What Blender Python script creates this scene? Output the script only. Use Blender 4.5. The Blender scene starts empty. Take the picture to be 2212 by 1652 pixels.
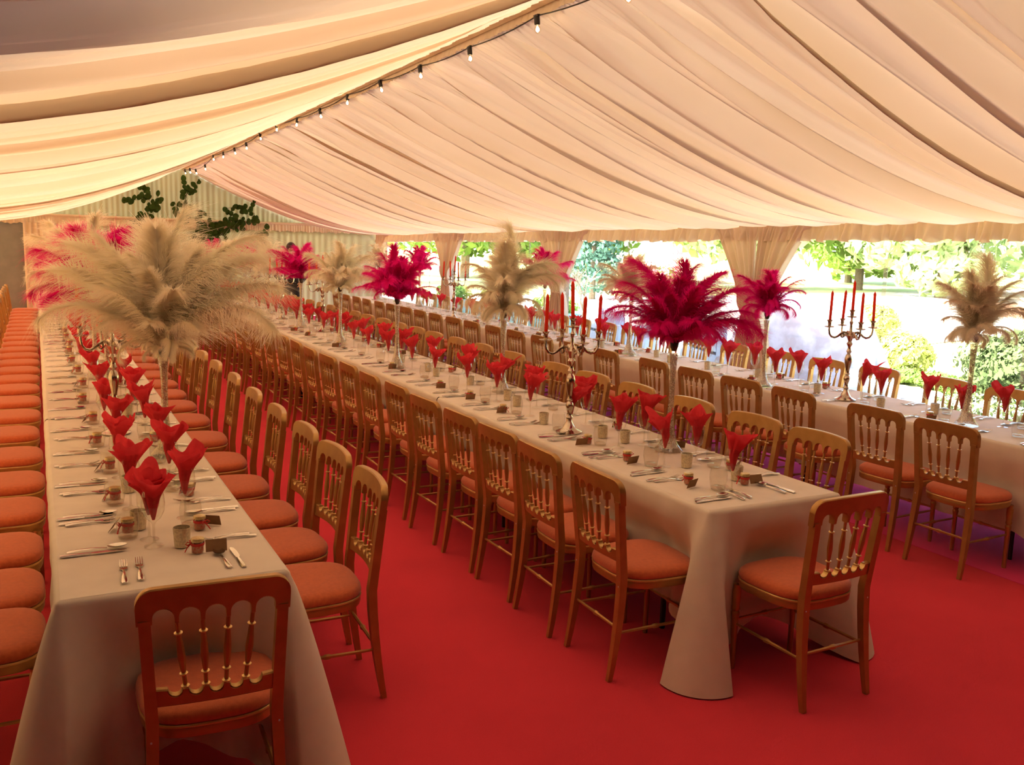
import bpy, bmesh, math, random
import numpy as np
from mathutils import Vector, Matrix, Quaternion
PI = math.pi
random.seed(7); rng = np.random.default_rng(7)
SC = bpy.context.scene
COL = SC.collection

# ------------------------------------------------------------------ camera
CAMY, CAMP, CAMR, CAMF, CAMH = 0.482, -0.153, 0.029, 1964.2, 1.88
fw = Vector((math.sin(CAMY)*math.cos(CAMP), math.cos(CAMY)*math.cos(CAMP), math.sin(CAMP)))
rt = Vector((math.cos(CAMY), -math.sin(CAMY), 0)); up = rt.cross(fw)
rt2 = rt*math.cos(CAMR)+up*math.sin(CAMR); up2 = -rt*math.sin(CAMR)+up*math.cos(CAMR)
cd = bpy.data.cameras.new('camera'); cam = bpy.data.objects.new('camera', cd); COL.objects.link(cam)
cd.sensor_fit = 'HORIZONTAL'; cd.sensor_width = 36; cd.lens = 36*CAMF/2212; cd.clip_start = .05; cd.clip_end = 400
M = Matrix((rt2, up2, -fw)).transposed().to_4x4(); M.translation = Vector((0, 0, CAMH)); cam.matrix_world = M
SC.camera = cam
# ------------------------------------------------------------------ world, sun, exposure
vs = SC.view_settings
vs.view_transform = 'Standard'; vs.look = 'None'; vs.gamma = 1; vs.use_curve_mapping = False
vs.exposure = 1.62
W = bpy.data.worlds.new('world'); SC.world = W; W.use_nodes = True
wn = W.node_tree; bgn = wn.nodes['Background']
sky = wn.nodes.new('ShaderNodeTexSky'); sky.sky_type = 'NISHITA'; sky.sun_disc = False
sky.sun_elevation = math.radians(42); sky.sun_rotation = math.radians(-110); sky.air_density = 1.0; sky.dust_density = 2.5
wn.links.new(sky.outputs[0], bgn.inputs[0]); bgn.inputs[1].default_value = 0.45
sd = bpy.data.lights.new('sun', 'SUN'); sd.energy = 15; sd.angle = math.radians(5); sd.color = (1, .95, .86)
so = bpy.data.objects.new('sun', sd); COL.objects.link(so)
SUN = Vector((-0.72, 0.30, 0.66)).normalized()          # towards the sun: over the left eave
so.rotation_euler = SUN.to_track_quat('Z', 'Y').to_euler(); so.location = (-20, 8, 20)
SC.cycles.max_bounces = 7; SC.cycles.diffuse_bounces = 4; SC.cycles.glossy_bounces = 3; SC.cycles.transparent_max_bounces = 16
SC.cycles.use_adaptive_sampling = True; SC.cycles.adaptive_threshold = .07
SC.cycles.caustics_reflective = False; SC.cycles.caustics_refractive = False
SC.cycles.sample_clamp_indirect = 6; SC.cycles.use_denoising = True

# ------------------------------------------------------------------ materials
def rgb(r, g, b):
    f = lambda c: (c/255/12.92 if c/255 <= .04045 else ((c/255+.055)/1.055)**2.4)
    return (f(r), f(g), f(b), 1)
def nodes(name):
    m = bpy.data.materials.new(name); m.use_nodes = True
    return m, m.node_tree.nodes, m.node_tree.links
def noise(N, L, scale, detail=3, vec='Object', stretch=None):
    tc = N.new('ShaderNodeTexCoord'); t = N.new('ShaderNodeTexNoise')
    t.inputs['Scale'].default_value = scale; t.inputs['Detail'].default_value = detail
    if stretch:
        mp = N.new('ShaderNodeMapping'); mp.inputs['Scale'].default_value = stretch
        L.new(tc.outputs[vec], mp.inputs[0]); L.new(mp.outputs[0], t.inputs[0])
    else: L.new(tc.outputs[vec], t.inputs[0])
    return t
def ramp(N, L, src, c0, c1, p0=.3, p1=.7):
    r = N.new('ShaderNodeValToRGB'); r.color_ramp.elements[0].color = c0; r.color_ramp.elements[1].color = c1
    r.color_ramp.elements[0].position = p0; r.color_ramp.elements[1].position = p1
    L.new(src, r.inputs[0]); return r
def mat(name, c0, c1=None, rough=.6, metal=0, scale=20, detail=3, bump=0, bscale=None, stretch=None, sheen=0, spec=.5, coat=0, vec='Object'):
    m, N, L = nodes(name); b = N['Principled BSDF']
    c1 = c1 or tuple(min(1, x*.8) for x in c0[:3])+(1,)
    t = noise(N, L, scale, detail, vec, stretch); r = ramp(N, L, t.outputs[0], c0, c1); L.new(r.outputs[0], b.inputs['Base Color'])
    b.inputs['Roughness'].default_value = rough; b.inputs['Metallic'].default_value = metal
    b.inputs['Sheen Weight'].default_value = sheen; b.inputs['Specular IOR Level'].default_value = spec
    b.inputs['Coat Weight'].default_value = coat
    if bump:
        t2 = noise(N, L, bscale or scale*3, 2, vec, stretch); bp = N.new('ShaderNodeBump'); bp.inputs['Strength'].default_value = bump
        bp.inputs['Distance'].default_value = .01
        L.new(t2.outputs[0], bp.inputs['Height']); L.new(bp.outputs[0], b.inputs['Normal'])
    return m
def cloth_mat(name, c0, c1, trans, scale=3, stretch=None, tcol=None):
    m, N, L = nodes(name); N.remove(N['Principled BSDF']); out = N['Material Output']
    t = noise(N, L, scale, 3, 'Object', stretch); r = ramp(N, L, t.outputs[0], c0, c1)
    d = N.new('ShaderNodeBsdfDiffuse'); tr = N.new('ShaderNodeBsdfTranslucent'); mx = N.new('ShaderNodeMixShader')
    L.new(r.outputs[0], d.inputs[0])
    if tcol:
        r2 = ramp(N, L, t.outputs[0], tcol[0], tcol[1]); L.new(r2.outputs[0], tr.inputs[0])
    else: L.new(r.outputs[0], tr.inputs[0])
    mx.inputs[0].default_value = trans; L.new(d.outputs[0], mx.inputs[1]); L.new(tr.outputs[0], mx.inputs[2]); L.new(mx.outputs[0], out.inputs[0])
    return m
def glass_mat(name, tint, refl=.5, base=.04, dirt=0, dcol=(.8, .8, .8, 1), dsc=5, dmin=0):
    m, N, L = nodes(name); N.remove(N['Principled BSDF']); out = N['Material Output']
    t = N.new('ShaderNodeBsdfTransparent'); t.inputs[0].default_value = tint
    g = N.new('ShaderNodeBsdfGlossy'); g.inputs['Roughness'].default_value = .03
    lw = N.new('ShaderNodeLayerWeight'); lw.inputs[0].default_value = .5
    pw = N.new('ShaderNodeMath'); pw.operation = 'POWER'; pw.inputs[1].default_value = 3.5; L.new(lw.outputs['Facing'], pw.inputs[0])
    mr = N.new('ShaderNodeMapRange'); mr.inputs[3].default_value = base; mr.inputs[4].default_value = base+refl; L.new(pw.outputs[0], mr.inputs[0])
    mx = N.new('ShaderNodeMixShader'); L.new(mr.outputs[0], mx.inputs[0]); L.new(t.outputs[0], mx.inputs[1]); L.new(g.outputs[0], mx.inputs[2])
    if dirt:
        d = N.new('ShaderNodeBsdfDiffuse'); d.inputs[0].default_value = dcol
        nz = noise(N, L, dsc, 5); rr = ramp(N, L, nz.outputs[0], (dmin, dmin, dmin, 1), (dirt, dirt, dirt, 1), .4, .62)
        m2 = N.new('ShaderNodeMixShader'); L.new(rr.outputs[0], m2.inputs[0]); L.new(mx.outputs[0], m2.inputs[1]); L.new(d.outputs[0], m2.inputs[2]); mx = m2
    L.new(mx.outputs[0], out.inputs[0]); return m
def emit_mat(name, col, s):
    m, N, L = nodes(name); N.remove(N['Principled BSDF']); e = N.new('ShaderNodeEmission')
    e.inputs[0].default_value = col; e.inputs[1].default_value = s; L.new(e.outputs[0], N['Material Output'].inputs[0]); return m
MT = {}
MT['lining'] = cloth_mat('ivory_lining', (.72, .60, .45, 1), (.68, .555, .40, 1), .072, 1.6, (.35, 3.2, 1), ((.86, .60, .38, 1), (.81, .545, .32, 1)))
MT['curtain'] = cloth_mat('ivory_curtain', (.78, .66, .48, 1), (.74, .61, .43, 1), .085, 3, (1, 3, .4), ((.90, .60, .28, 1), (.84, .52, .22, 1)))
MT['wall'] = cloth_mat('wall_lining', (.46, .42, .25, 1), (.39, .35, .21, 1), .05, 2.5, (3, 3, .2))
MT['wallgrey'] = mat('grey_door_panel', (.24, .25, .22, 1), (.20, .21, .19, 1), .8, scale=6)
MT['wallback'] = cloth_mat('wall_lining_dark', (.10, .07, .05, 1), (.08, .055, .04, 1), .01, 2.5, (3, 3, .2))  # unseen near-bay cloth, darkened so less light reaches the table ends
MT['linen'] = mat('linen', (.80, .70, .58, 1), (.74, .64, .525, 1), .85, scale=9, bump=.12, bscale=900, sheen=.1)
MT['gold'] = mat('gold_painted_wood', (.48, .27, .085, 1), (.40, .215, .065, 1), .38, .62, 14, bump=.05, bscale=60)
MT['brass'] = mat('bright_gold_edge', (.78, .52, .20, 1), (.66, .42, .14, 1), .30, .5, 20)
MT['seat'] = mat('terracotta_fabric', (.70, .150, .045, 1), (.60, .12, .035, 1), .9, scale=70, bump=.3, bscale=500, sheen=.3)
MT['steel'] = mat('cutlery_steel', (.72, .68, .60, 1), (.62, .58, .50, 1), .16, 1, 30)
MT['silver'] = mat('silver_plate', (.62, .54, .44, 1), (.40, .33, .25, 1), .17, 1, 25)
MT['red_wax'] = cloth_mat('red_wax', (.88, .10, .05, 1), (.82, .08, .04, 1), .5, 30)
MT['napkin'] = cloth_mat('red_paper', (.80, .065, .085, 1), (.72, .052, .07, 1), .38, 30)
MT['feather_white'] = cloth_mat('ivory_feather', (.99, .93, .80, 1), (.98, .90, .75, 1), .60, 30)
MT['feather_pink'] = cloth_mat('fuchsia_feather', (.94, .022, .38, 1), (.86, .016, .31, 1), .55, 30)
MT['foam'] = mat('dark_florist_foam', (.02, .02, .02, 1), (.05, .04, .04, 1), .8, scale=60)
MT['glass'] = glass_mat('clear_glass', (.95, .94, .91, 1), .55, .065)
MT['vase'] = glass_mat('vase_glass', (.90, .86, .80, 1), .45, .08)
MT['beads'] = glass_mat('water_beads', (.93, .90, .86, 1), .5, .22, .85, (.95, .88, .80, 1), 140)
MT['mercury'] = mat('mercury_glass', (.80, .70, .48, 1), (.50, .42, .28, 1), .3, .35, 120, 5)
MT['pvc'] = glass_mat('clear_plastic_window', (.97, .98, .97, 1), .10, .02)
MT['seam'] = glass_mat('window_weld_seam', (.9, .92, .9, 1), .3, .1, .25)
MT['sheet'] = glass_mat('polythene_sheet', (.86, .88, .92, 1), .5, .12, .85, (.62, .66, .76, 1), 5, .5)
MT['kraft'] = mat('brown_card', (.30, .16, .07, 1), (.25, .13, .055, 1), .9, scale=40)
MT['lid'] = mat('jar_lid', (.80, .66, .34, 1), (.6, .4, .15, 1), .3, .4, 100)
MT['sweets'] = mat('red_jar_filling', (.60, .05, .03, 1), (.55, .35, .2, 1), .5, 0, 140, 2)
MT['ribbon'] = mat('red_ribbon', (.65, .03, .02, 1), None, .6)
MT['black'] = mat('black_plastic', (.015, .012, .01, 1), None, .5)
MT['bulb'] = emit_mat('lit_filament', (1, .72, .36, 1), 28)
MT['bulbglass'] = glass_mat('bulb_glass', (1, .95, .85, 1), .3, .05)
MT['post'] = mat('bronze_tent_pole', (.30, .22, .16, 1), (.25, .18, .13, 1), .5, .4, 10)
MT['leaf'] = cloth_mat('dark_green_leaf', (.028, .055, .014, 1), (.06, .10, .02, 1), .3, 20)
MT['stem'] = mat('brown_stem', (.10, .07, .03, 1), None, .8)
MT['black_cloth'] = mat('black_clothes', (.012, .011, .012, 1), (.02, .018, .02, 1), .9, scale=30, sheen=.2)
MT['skin'] = mat('skin', (.55, .30, .20, 1), (.50, .27, .17, 1), .5, scale=12)
MT['hair'] = mat('dark_hair', (.02, .012, .008, 1), (.035, .02, .01, 1), .5, scale=80)
MT['tree_green'] = cloth_mat('tree_leaves', (.13, .24, .05, 1), (.30, .40, .10, 1), .35, 1.2)
MT['tree_pale'] = cloth_mat('pale_leaves', (.30, .42, .20, 1), (.50, .60, .26, 1), .35, 1.2)
MT['yellow_green'] = cloth_mat('yellow_green_leaves', (.42, .48, .12, 1), (.62, .62, .22, 1), .35, 1.2)
MT['conifer'] = cloth_mat('blue_green_needles', (.05, .12, .09, 1), (.10, .20, .14, 1), .2, 1.2)
MT['bush'] = cloth_mat('bush_leaves', (.09, .14, .05, 1), (.18, .22, .09, 1), .3, 1.5)
MT['bark'] = mat('grey_bark', (.22, .17, .11, 1), (.15, .11, .07, 1), .9, scale=12, bump=.5)
MT['lawn'] = mat('lawn', (.45, .50, .16, 1), (.60, .60, .30, 1), .95, scale=.35, detail=6, vec='Object')
MT['gravel'] = mat('pale_gravel', (.74, .68, .58, 1), (.56, .50, .42, 1), .95, scale=26, detail=6, bump=.4, bscale=40)
MT['brick'] = mat('old_brick', (.52, .27, .17, 1), (.62, .40, .28, 1), .9, scale=6)
MT['mortar'] = mat('mortar', (.6, .55, .48, 1), None, .95)
MT['white_flower'] = mat('white_petals', (.85, .85, .8, 1), (.75, .78, .7, 1), .8)
MT['red_flower'] = mat('pink_petals', (.85, .25, .25, 1), (.9, .5, .45, 1), .8)
MT['blue_fabric'] = mat('grey_blue_fabric', (.30, .38, .46, 1), (.26, .33, .42, 1), .9, scale=20, sheen=.3)
MT['pink_paint'] = mat('pink_paint', (.85, .10, .38, 1), (.8, .08, .35, 1), .4)
MT['teal'] = mat('teal_board', (.20, .38, .36, 1), (.16, .32, .31, 1), .7, scale=6)
MT['salmon'] = mat('salmon_boards', (.75, .42, .32, 1), (.68, .36, .28, 1), .8, scale=4)
MT['whitepaint'] = mat('white_paint', (.82, .82, .8, 1), None, .5)
# carpets
def carpet(name, c0, c1):
    m = mat(name, c0, c1, 1.0, scale=260, detail=4, bump=.5, bscale=420, sheen=.03, spec=.05)
    N = m.node_tree.nodes; L = m.node_tree.links; b = N['Principled BSDF']
    t = noise(N, L, 1.4, 4); r = ramp(N, L, t.outputs[0], (.90, .90, .90, 1), (1, 1, 1, 1), .35, .6)
    mx = N.new('ShaderNodeMix'); mx.data_type = 'RGBA'; mx.blend_type = 'MULTIPLY'; mx.inputs[0].default_value = 1
    src = b.inputs['Base Color'].links[0].from_socket
    L.new(src, mx.inputs[6]); L.new(r.outputs[0], mx.inputs[7]); L.new(mx.outputs[2], b.inputs['Base Color'])
    return m
MT['carpet'] = carpet('red_carpet', (.84, .055, .085, 1), (.74, .046, .072, 1))
MT['carpet_purple'] = carpet('magenta_carpet', (.95, .06, .22, 1), (.88, .05, .18, 1))

# ------------------------------------------------------------------ mesh helpers
class MB:
    def __init__(s): s.v = []; s.f = []; s.mi = []; s.cur = 0
    def add(s, vs_, fs):
        n = len(s.v); s.v.extend([tuple(p) for p in vs_]); s.f.extend([tuple(i+n for i in f) for f in fs]); s.mi.extend([s.cur]*len(fs)); return s
    def box(s, c, d, rot=0, taper=1):
        cx, cy, cz = c; hx, hy, hz = d[0]/2, d[1]/2, d[2]/2; P = []
        for z in (-1, 1):
            k = taper if z > 0 else 1
            for x, y in ((-1, -1), (1, -1), (1, 1), (-1, 1)):
                X, Y = x*hx*k, y*hy*k
                P.append((cx+X*math.cos(rot)-Y*math.sin(rot), cy+X*math.sin(rot)+Y*math.cos(rot), cz+z*hz))
        return s.add(P, [(3, 2, 1, 0), (4, 5, 6, 7), (0, 1, 5, 4), (1, 2, 6, 5), (2, 3, 7, 6), (3, 0, 4, 7)])
    def lathe(s, prof, seg=12, c=(0, 0, 0), cap=True):
        P = []; F = []; n = len(prof)
        for r, z in prof:
            for k in range(seg):
                a = 2*PI*k/seg; P.append((c[0]+r*math.cos(a), c[1]+r*math.sin(a), c[2]+z))
        for i in range(n-1):
            for k in range(seg):
                k2 = (k+1) % seg; F.append((i*seg+k, i*seg+k2, (i+1)*seg+k2, (i+1)*seg+k))
        if cap:
            if prof[0][0] > 1e-4: F.append(tuple(range(seg-1, -1, -1)))
            if prof[-1][0] > 1e-4: F.append(tuple((n-1)*seg+k for k in range(seg)))
        return s.add(P, F)
    def tube(s, pts, rad, seg=6, cap=True, flat=None):
        pts = [Vector(p) for p in pts]; n = len(pts)
        if not hasattr(rad, '__len__'): rad = [rad]*n
        P = []; F = []; ref = None
        for i, p in enumerate(pts):
            d = (pts[min(i+1, n-1)]-pts[max(i-1, 0)]).normalized()
            if ref is None:
                ref = Vector((0, 0, 1)) if abs(d.z) < .8 else Vector((0, 1, 0))
            a = d.cross(ref).normalized(); b = a.cross(d).normalized(); ref = b
            for k in range(seg):
                t = 2*PI*k/seg+PI/seg
                P.append(p+a*math.cos(t)*rad[i]*(flat or 1)+b*math.sin(t)*rad[i])
        for i in range(n-1):
            for k in range(seg):
                k2 = (k+1) % seg; F.append((i*seg+k, i*seg+k2, (i+1)*seg+k2, (i+1)*seg+k))
        if cap: F.append(tuple(range(seg-1, -1, -1))); F.append(tuple((n-1)*seg+k for k in range(seg)))
        return s.add(P, F)
    def sphere(s, c, r, seg=10, rings=6, sc=(1, 1, 1)):
        prof = [(max(1e-5, math.sin(PI*i/rings))*1.0, -math.cos(PI*i/rings)) for i in range(rings+1)]
        n0 = len(s.v); s.lathe(prof, seg, cap=False)
        for i in range(n0, len(s.v)):
            x, y, z = s.v[i]; s.v[i] = (c[0]+x*r*sc[0], c[1]+y*r*sc[1], c[2]+z*r*sc[2])
        return s
    def build(s, name, m, parent=None, smooth=True, ang=40, sol=0, bev=0):
        me = bpy.data.meshes.new(name); me.from_pydata(s.v, [], s.f)
        ms = m if isinstance(m, (list, tuple)) else [m]
        for q in ms: me.materials.append(MT[q] if isinstance(q, str) else q)
        if len(ms) > 1: me.polygons.foreach_set('material_index', s.mi)
        if smooth:
            me.polygons.foreach_set('use_smooth', [True]*len(me.polygons))
            try: me.set_sharp_from_angle(angle=math.radians(ang))
            except Exception: pass
        me.update()
        return link(name, me, parent)
def link(name, me, parent=None):
    o = bpy.data.objects.new(name, me); COL.objects.link(o)
    if parent: o.parent = parent
    return o
def tag(o, label=None, cat=None, group=None, kind=None):
    if label: o['label'] = label
    if cat: o['category'] = cat
    if group: o['group'] = group
    if kind: o['kind'] = kind
    return o
def empty(name, loc=(0, 0, 0), rz=0):
    o = bpy.data.objects.new(name, None); COL.objects.link(o); o.location = loc; o.rotation_euler = (0, 0, rz); o.empty_display_size = .05; return o
KIDS = {}
def kids(o):
    k = o.name
    if k not in KIDS: KIDS[k] = list(o.children)
    return KIDS[k]
def copy_tree(o, parent=None):
    c = o.copy(); COL.objects.link(c)
    if parent is not None: c.parent = parent
    for ch in kids(o): copy_tree(ch, c)
    return c
class Proto:
    """first use takes the prototype itself, then copies (object and parts) are placed"""
    def __init__(s, root): s.root = root; s.used = False; kids(root); [kids(k) for k in root.children]
    def put(s, loc, rz=0, label=None, group=None, sc=None, rot=None, cat=None):
        o = s.root if not s.used else copy_tree(s.root); s.used = True
        o.location = loc; o.rotation_euler = rot if rot else (0, 0, rz)
        if sc: o.scale = (sc, sc, sc) if not hasattr(sc, '__len__') else sc
        if label: o['label'] = label
        if group: o['group'] = group
        if cat: o['category'] = cat
        return o
def outline(poly, y0, y1, mapf):
    """extruded polygon in x-z between y0 and y1, every point passed through mapf"""
    bm = bmesh.new(); n = len(poly)
    a = [bm.verts.new((x, y0, z)) for x, z in poly]; b = [bm.verts.new((x, y1, z)) for x, z in poly]
    f1 = bm.faces.new(a); f2 = bm.faces.new(b[::-1])
    for i in range(n): bm.faces.new((a[i], b[i], b[(i+1) % n], a[(i+1) % n]))
    bmesh.ops.triangulate(bm, faces=[f1, f2]); bm.normal_update()
    bmesh.ops.recalc_face_normals(bm, faces=bm.faces)
    mb = MB(); idx = {v: i for i, v in enumerate(bm.verts)}
    mb.add([mapf(*v.co) for v in bm.verts], [tuple(idx[v] for v in f.verts) for f in bm.faces]); bm.free(); return mb
ORD = ['first', 'second', 'third', 'fourth', 'fifth', 'sixth', 'seventh', 'eighth', 'ninth', 'tenth', 'eleventh', 'twelfth', 'thirteenth', 'fourteenth', 'fifteenth', 'sixteenth', 'seventeenth', 'eighteenth', 'nineteenth', 'twentieth'] + ['twenty-'+q for q in ('first', 'second', 'third', 'fourth', 'fifth', 'sixth', 'seventh', 'eighth', 'ninth')]+['thirtieth', 'thirty-first', 'thirty-second']
def ordn(i): return 'nearest' if i == 0 else ORD[i]

# ------------------------------------------------------------------ the marquee
XL, XR, XM = -1.62, 7.52, 2.95
YN, YF = -0.88, 21.6
def eave(y): return 2.285-.0130*y
def ridge(y): return 3.50-.0075*y
POSTS = [-0.88, 3.62, 8.12, 12.62, 17.12, 21.6]
def gridmesh(P, nu, nv):
    """P: (nu*nv,3) array; returns verts, faces"""
    F = []
    for i in range(nu-1):
        b = i*nv
        F.extend([(b+j, b+j+1, b+nv+j+1, b+nv+j) for j in range(nv-1)])
    return P.tolist(), F
def pleat_fn(seed, comps):
    r = np.random.default_rng(seed)
    ph = r.uniform(0, 2*PI, len(comps))
    def f(u):
        s = 0
        for (w, a), p in zip(comps, ph):
            t = (u/w+p/(2*PI)+.18*np.sin(u*1.7/w**.5+p)) ; t = t-np.floor(t)
            k = .30
            s = s+a*np.where(t < k, .5-.5*np.cos(PI*t/k), .5+.5*np.cos(PI*(t-k)/(1-k)))
        return s
    return f
ceil = empty('ceiling'); tag(ceil, kind='structure')
def lining(side):
    ny = 1500; nx = 44
    f1 = pleat_fn(3+side, [(.56, .115), (.27, .085), (.15, .040), (.085, .012)])
    y = np.linspace(YN, YF, ny)
    t = np.linspace(0, 1, nx)                         # 0 ridge, 1 eave
    T, Y = np.meshgrid(t, y, indexing='ij')
    X = XM+(XR-XM)*T if side > 0 else XM-(XM-XL)*T
    E = eave(Y); R_ = ridge(Y)-.025
    sag = 4*T*(1-T)*.165*(1+.8*(T-.4))
    Z = R_+(E-R_)*T-sag
    # pleats drift a little along the run, gathered tight at both ends
    U = Y+.10*np.sin(Y*.9)*T+.05*np.sin(3*T+Y*2.1)
    big = f1(U)
    fine = pleat_fn(11+side, [(.060, .012)])(U)
    env = np.clip(T/.14, .15, 1)*np.clip((1-T)/.06, .25, 1)
    Z = Z-(big-.115)*env*(.25+1.1*np.sin(PI*T))-fine-.02
    Z = Z-.04*np.sin(PI*T)*np.abs(np.sin(PI*(Y-YN)/4.5))
    ov = 0
    for w_, k_, p_ in ((.53, .84, .3), (.233, .90, 1.1)):
        gate = np.clip(np.sin(U*2*PI/(w_*3.3)+p_)*1.2+.25, 0, 1)
        ov = ov+k_*1.25*w_/(2*PI)*np.sin(2*PI*U/w_+p_)*gate
    Yd = Y+ov*np.clip(T/.08, .5, 1)*np.clip((1-T)/.03, .2, 1)
    Yd = np.clip(Yd, YN, YF)
    P = np.stack([X, Yd, Z], -1).reshape(-1, 3)
    V, F = gridmesh(P, nx, ny)
    mb = MB(); mb.v = V; mb.f = F; mb.mi = [0]*len(F)
    return mb.build('lining_panel', 'lining', ceil, ang=180)
lining(-1); lining(1)
# ruffled strip along the ridge seam
def ruffle(y0, y1, x0, x1, ztop, zbot, axis, m, amp=.014, wl=.05, parent=None, name='ruffle', n=None, out=1, hem=.012, seed=1):
    Ln = (y1-y0) if axis == 'y' else (x1-x0); n = n or int(Ln/.011); nz = 7
    u = np.linspace(0, Ln, n); r = np.random.default_rng(seed)
    wob = amp*np.sin(2*PI*(u/wl+.8*np.sin(u*2.3)+.4*np.sin(u*7.1)))+amp*.8*np.sin(2*PI*(u/(wl*2.7)+.5*np.sin(u*1.3)))
    hm = hem*np.sin(2*PI*u/.31+np.sin(u*3))+hem*.6*np.sin(2*PI*u/.11)
    P = []
    for k in range(nz):
        t = k/(nz-1)
        off = (.15+.85*t)*wob+.012*t
        if axis == 'y':
            yy = y0+u; zt = ztop(yy); zb = zbot(yy); X = x0-out*off; Z = zt+(zb-zt)*t+hm*t
            P.append(np.stack([X+0*u, yy, Z], -1))
        else:
            xx = x0+u; zt = ztop(xx); zb = zbot(xx); Y = y0-out*off; Z = zt+(zb-zt)*t+hm*t
            P.append(np.stack([xx, Y+0*u, Z], -1))
    V, F = gridmesh(np.concatenate(P), nz, n); mb = MB(); mb.v = V; mb.f = F; mb.mi = [0]*len(F)
    return mb.build(name, m, parent, ang=180)
rr = ruffle(YN, YF, XM+.02, 0, lambda y: ridge(y)-.05, lambda y: ridge(y)-.13, 'y', 'lining', .008, .035, ceil, 'ridge_ruffle', hem=.004)
# ridge cover so no open sky shows, then an added sheet shading the near bay
mb = MB()
mb.tube([(XM, YN, 3.465), (XM, YF, 3.30)], .04, 6)
mb.build('ridge_beam', 'curtain', ceil)
mb = MB(); mb.add([(XL-.3, YN-.3, 2.45), (XM, YN-.3, 3.75), (XM, .7, 3.75), (XL-.3, .7, 2.45), (XR+.3, YN-.3, 2.45), (XR+.3, .7, 2.45)], [(0, 1, 2, 3), (1, 4, 5, 2)])
mb.build('added_shade_sheet', 'black_cloth', ceil)  # unseen sheet added above the near bay to keep daylight off its lining
# floor
fl = empty('floor'); tag(fl, kind='structure')
def slab(x0, x1, y0, y1, z, name, m, parent, th=.02):
    mb = MB(); mb.box(((x0+x1)/2, (y0+y1)/2, z-th/2), (x1-x0, y1-y0, th)); return mb.build(name, m, parent, False)
slab(XL, 4.996, YN, YF, 0, 'carpet_strip', 'carpet', fl)
o = slab(5.000, XR, YN, YF, 0.003, 'carpet_strip', 'carpet_purple', fl, .023); o['label'] = 'magenta carpet strip on the window side'
slab(XL, XR, YN, YF, -.021, 'floor_boards', 'bark', fl, .03)
# far wall
wf = empty('wall_far'); tag(wf, kind='structure')
def pleated_wall(x0, x1, y, z0f, z1f, m, parent, name, wl=.11, amp=.008, out=1, axis='x', step=.012, seed=2):
    n = int((x1-x0)/step); u = np.linspace(x0, x1, n); rows = []
    w = amp*np.sin(2*PI*(u/wl+.6*np.sin(u*1.9+seed)))+amp*.7*np.sin(2*PI*(u/(wl*2.6)+.4*np.sin(u*1.1)))
    for k in range(5):
        t = k/4; z = z0f(u)+(z1f(u)-z0f(u))*t
        ww = w*(1+.25*math.sin(3*t+seed))
        rows.append(np.stack([u, y-out*ww, z], -1) if axis == 'x' else np.stack([y-out*ww, u, z], -1))
    V, F = gridmesh(np.concatenate(rows), 5, n); mb = MB(); mb.v = V; mb.f = F; mb.mi = [0]*len(F)
    return mb.build(name, m, parent, ang=180)
gz = lambda x: np.where(x < XM, 2.0+(x-XL)/(XM-XL)*1.45, 2.0+(XR-x)/(XR-XM)*1.45)
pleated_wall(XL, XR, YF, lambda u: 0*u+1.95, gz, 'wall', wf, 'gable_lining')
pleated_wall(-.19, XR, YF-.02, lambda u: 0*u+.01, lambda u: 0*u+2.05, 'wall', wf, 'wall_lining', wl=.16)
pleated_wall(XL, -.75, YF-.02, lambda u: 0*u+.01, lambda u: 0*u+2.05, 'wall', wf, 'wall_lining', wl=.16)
ruffle(YF-.05, 0, XL, XR, lambda x: 2.17+0*x, lambda x: 1.98+0*x, 'x', 'curtain', .014, .06, wf, 'valance', seed=4)
mb = MB(); mb.tube([(XL, YF-.09, 2.17), (XR, YF-.09, 2.15)], .028, 8); mb.build('seam_roll', 'curtain', wf)
# opening beside the far left post, with a beige curtain
mb = MB(); mb.box((-.47, YF-.02, 1.0), (.56, .02, 2.0)); o = mb.build('door_1', 'wallgrey', None, False); tag(o, kind='structure')
# near wall (behind the camera) and left wall
wn_ = pleated_wall(XL, XR, YN, lambda u: 0*u+.0, lambda u: gz(u)+.18, 'wallback', None, 'wall_near', out=-1, step=.03); tag(wn_, kind='structure')
wl_ = empty('wall_left'); tag(wl_, kind='structure')
pleated_wall(YN, 3.62, XL, lambda u: 0*u+.0, lambda u: 0*u+2.25-.0125*u, 'wallback', wl_, 'dimming_side_lining', out=-1, axis='y', step=.03)  # unseen bay closed with dark cloth to dim the near tables
pleated_wall(3.62, YF, XL, lambda u: 0*u+.0, lambda u: 0*u+2.25-.0125*u, 'curtain', wl_, 'wall_lining', out=-1, axis='y', step=.03)
ruffle(YN, YF, XL+.05, 0, lambda y: eave(y), lambda y: eave(y)-.2, 'y', 'curtain', .016, .07, wl_, 'valance', n=1500, out=-1)
# right wall: posts, windows, valance
wr = empty('wall_right'); tag(wr, kind='structure')
for i, y in enumerate(POSTS):
    mb = MB(); mb.box((XR-.02, y+(.05 if i == 0 else -.02), 1.1), (.10, .11, 2.2)); mb.box((XR-.02, y+(.05 if i == 0 else -.02), .01), (.2, .22, .02)); mb.build('post', 'post', wr, False)
mb = MB(); mb.tube([(XR-.02, YN, eave(YN)-.02), (XR-.02, YF, eave(YF)-.02)], .05, 4); mb.build('eave_rail', 'post', wr, False)
v = ruffle(YN, YF, XR-.10, 0, lambda y: eave(y)-.02, lambda y: eave(y)-.205, 'y', 'curtain', .045, .10, None, 'trim_1', out=1, hem=.012); tag(v, kind='structure')
pleated_wall(YN, POSTS[1], XR-.01, lambda u: 0*u+.01, lambda u: 0*u+2.2, 'wallback', wr, 'dimming_side_lining', axis='y', step=.03)  # unseen bay made windowless and dark to cut light on the cloth fronts
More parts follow.
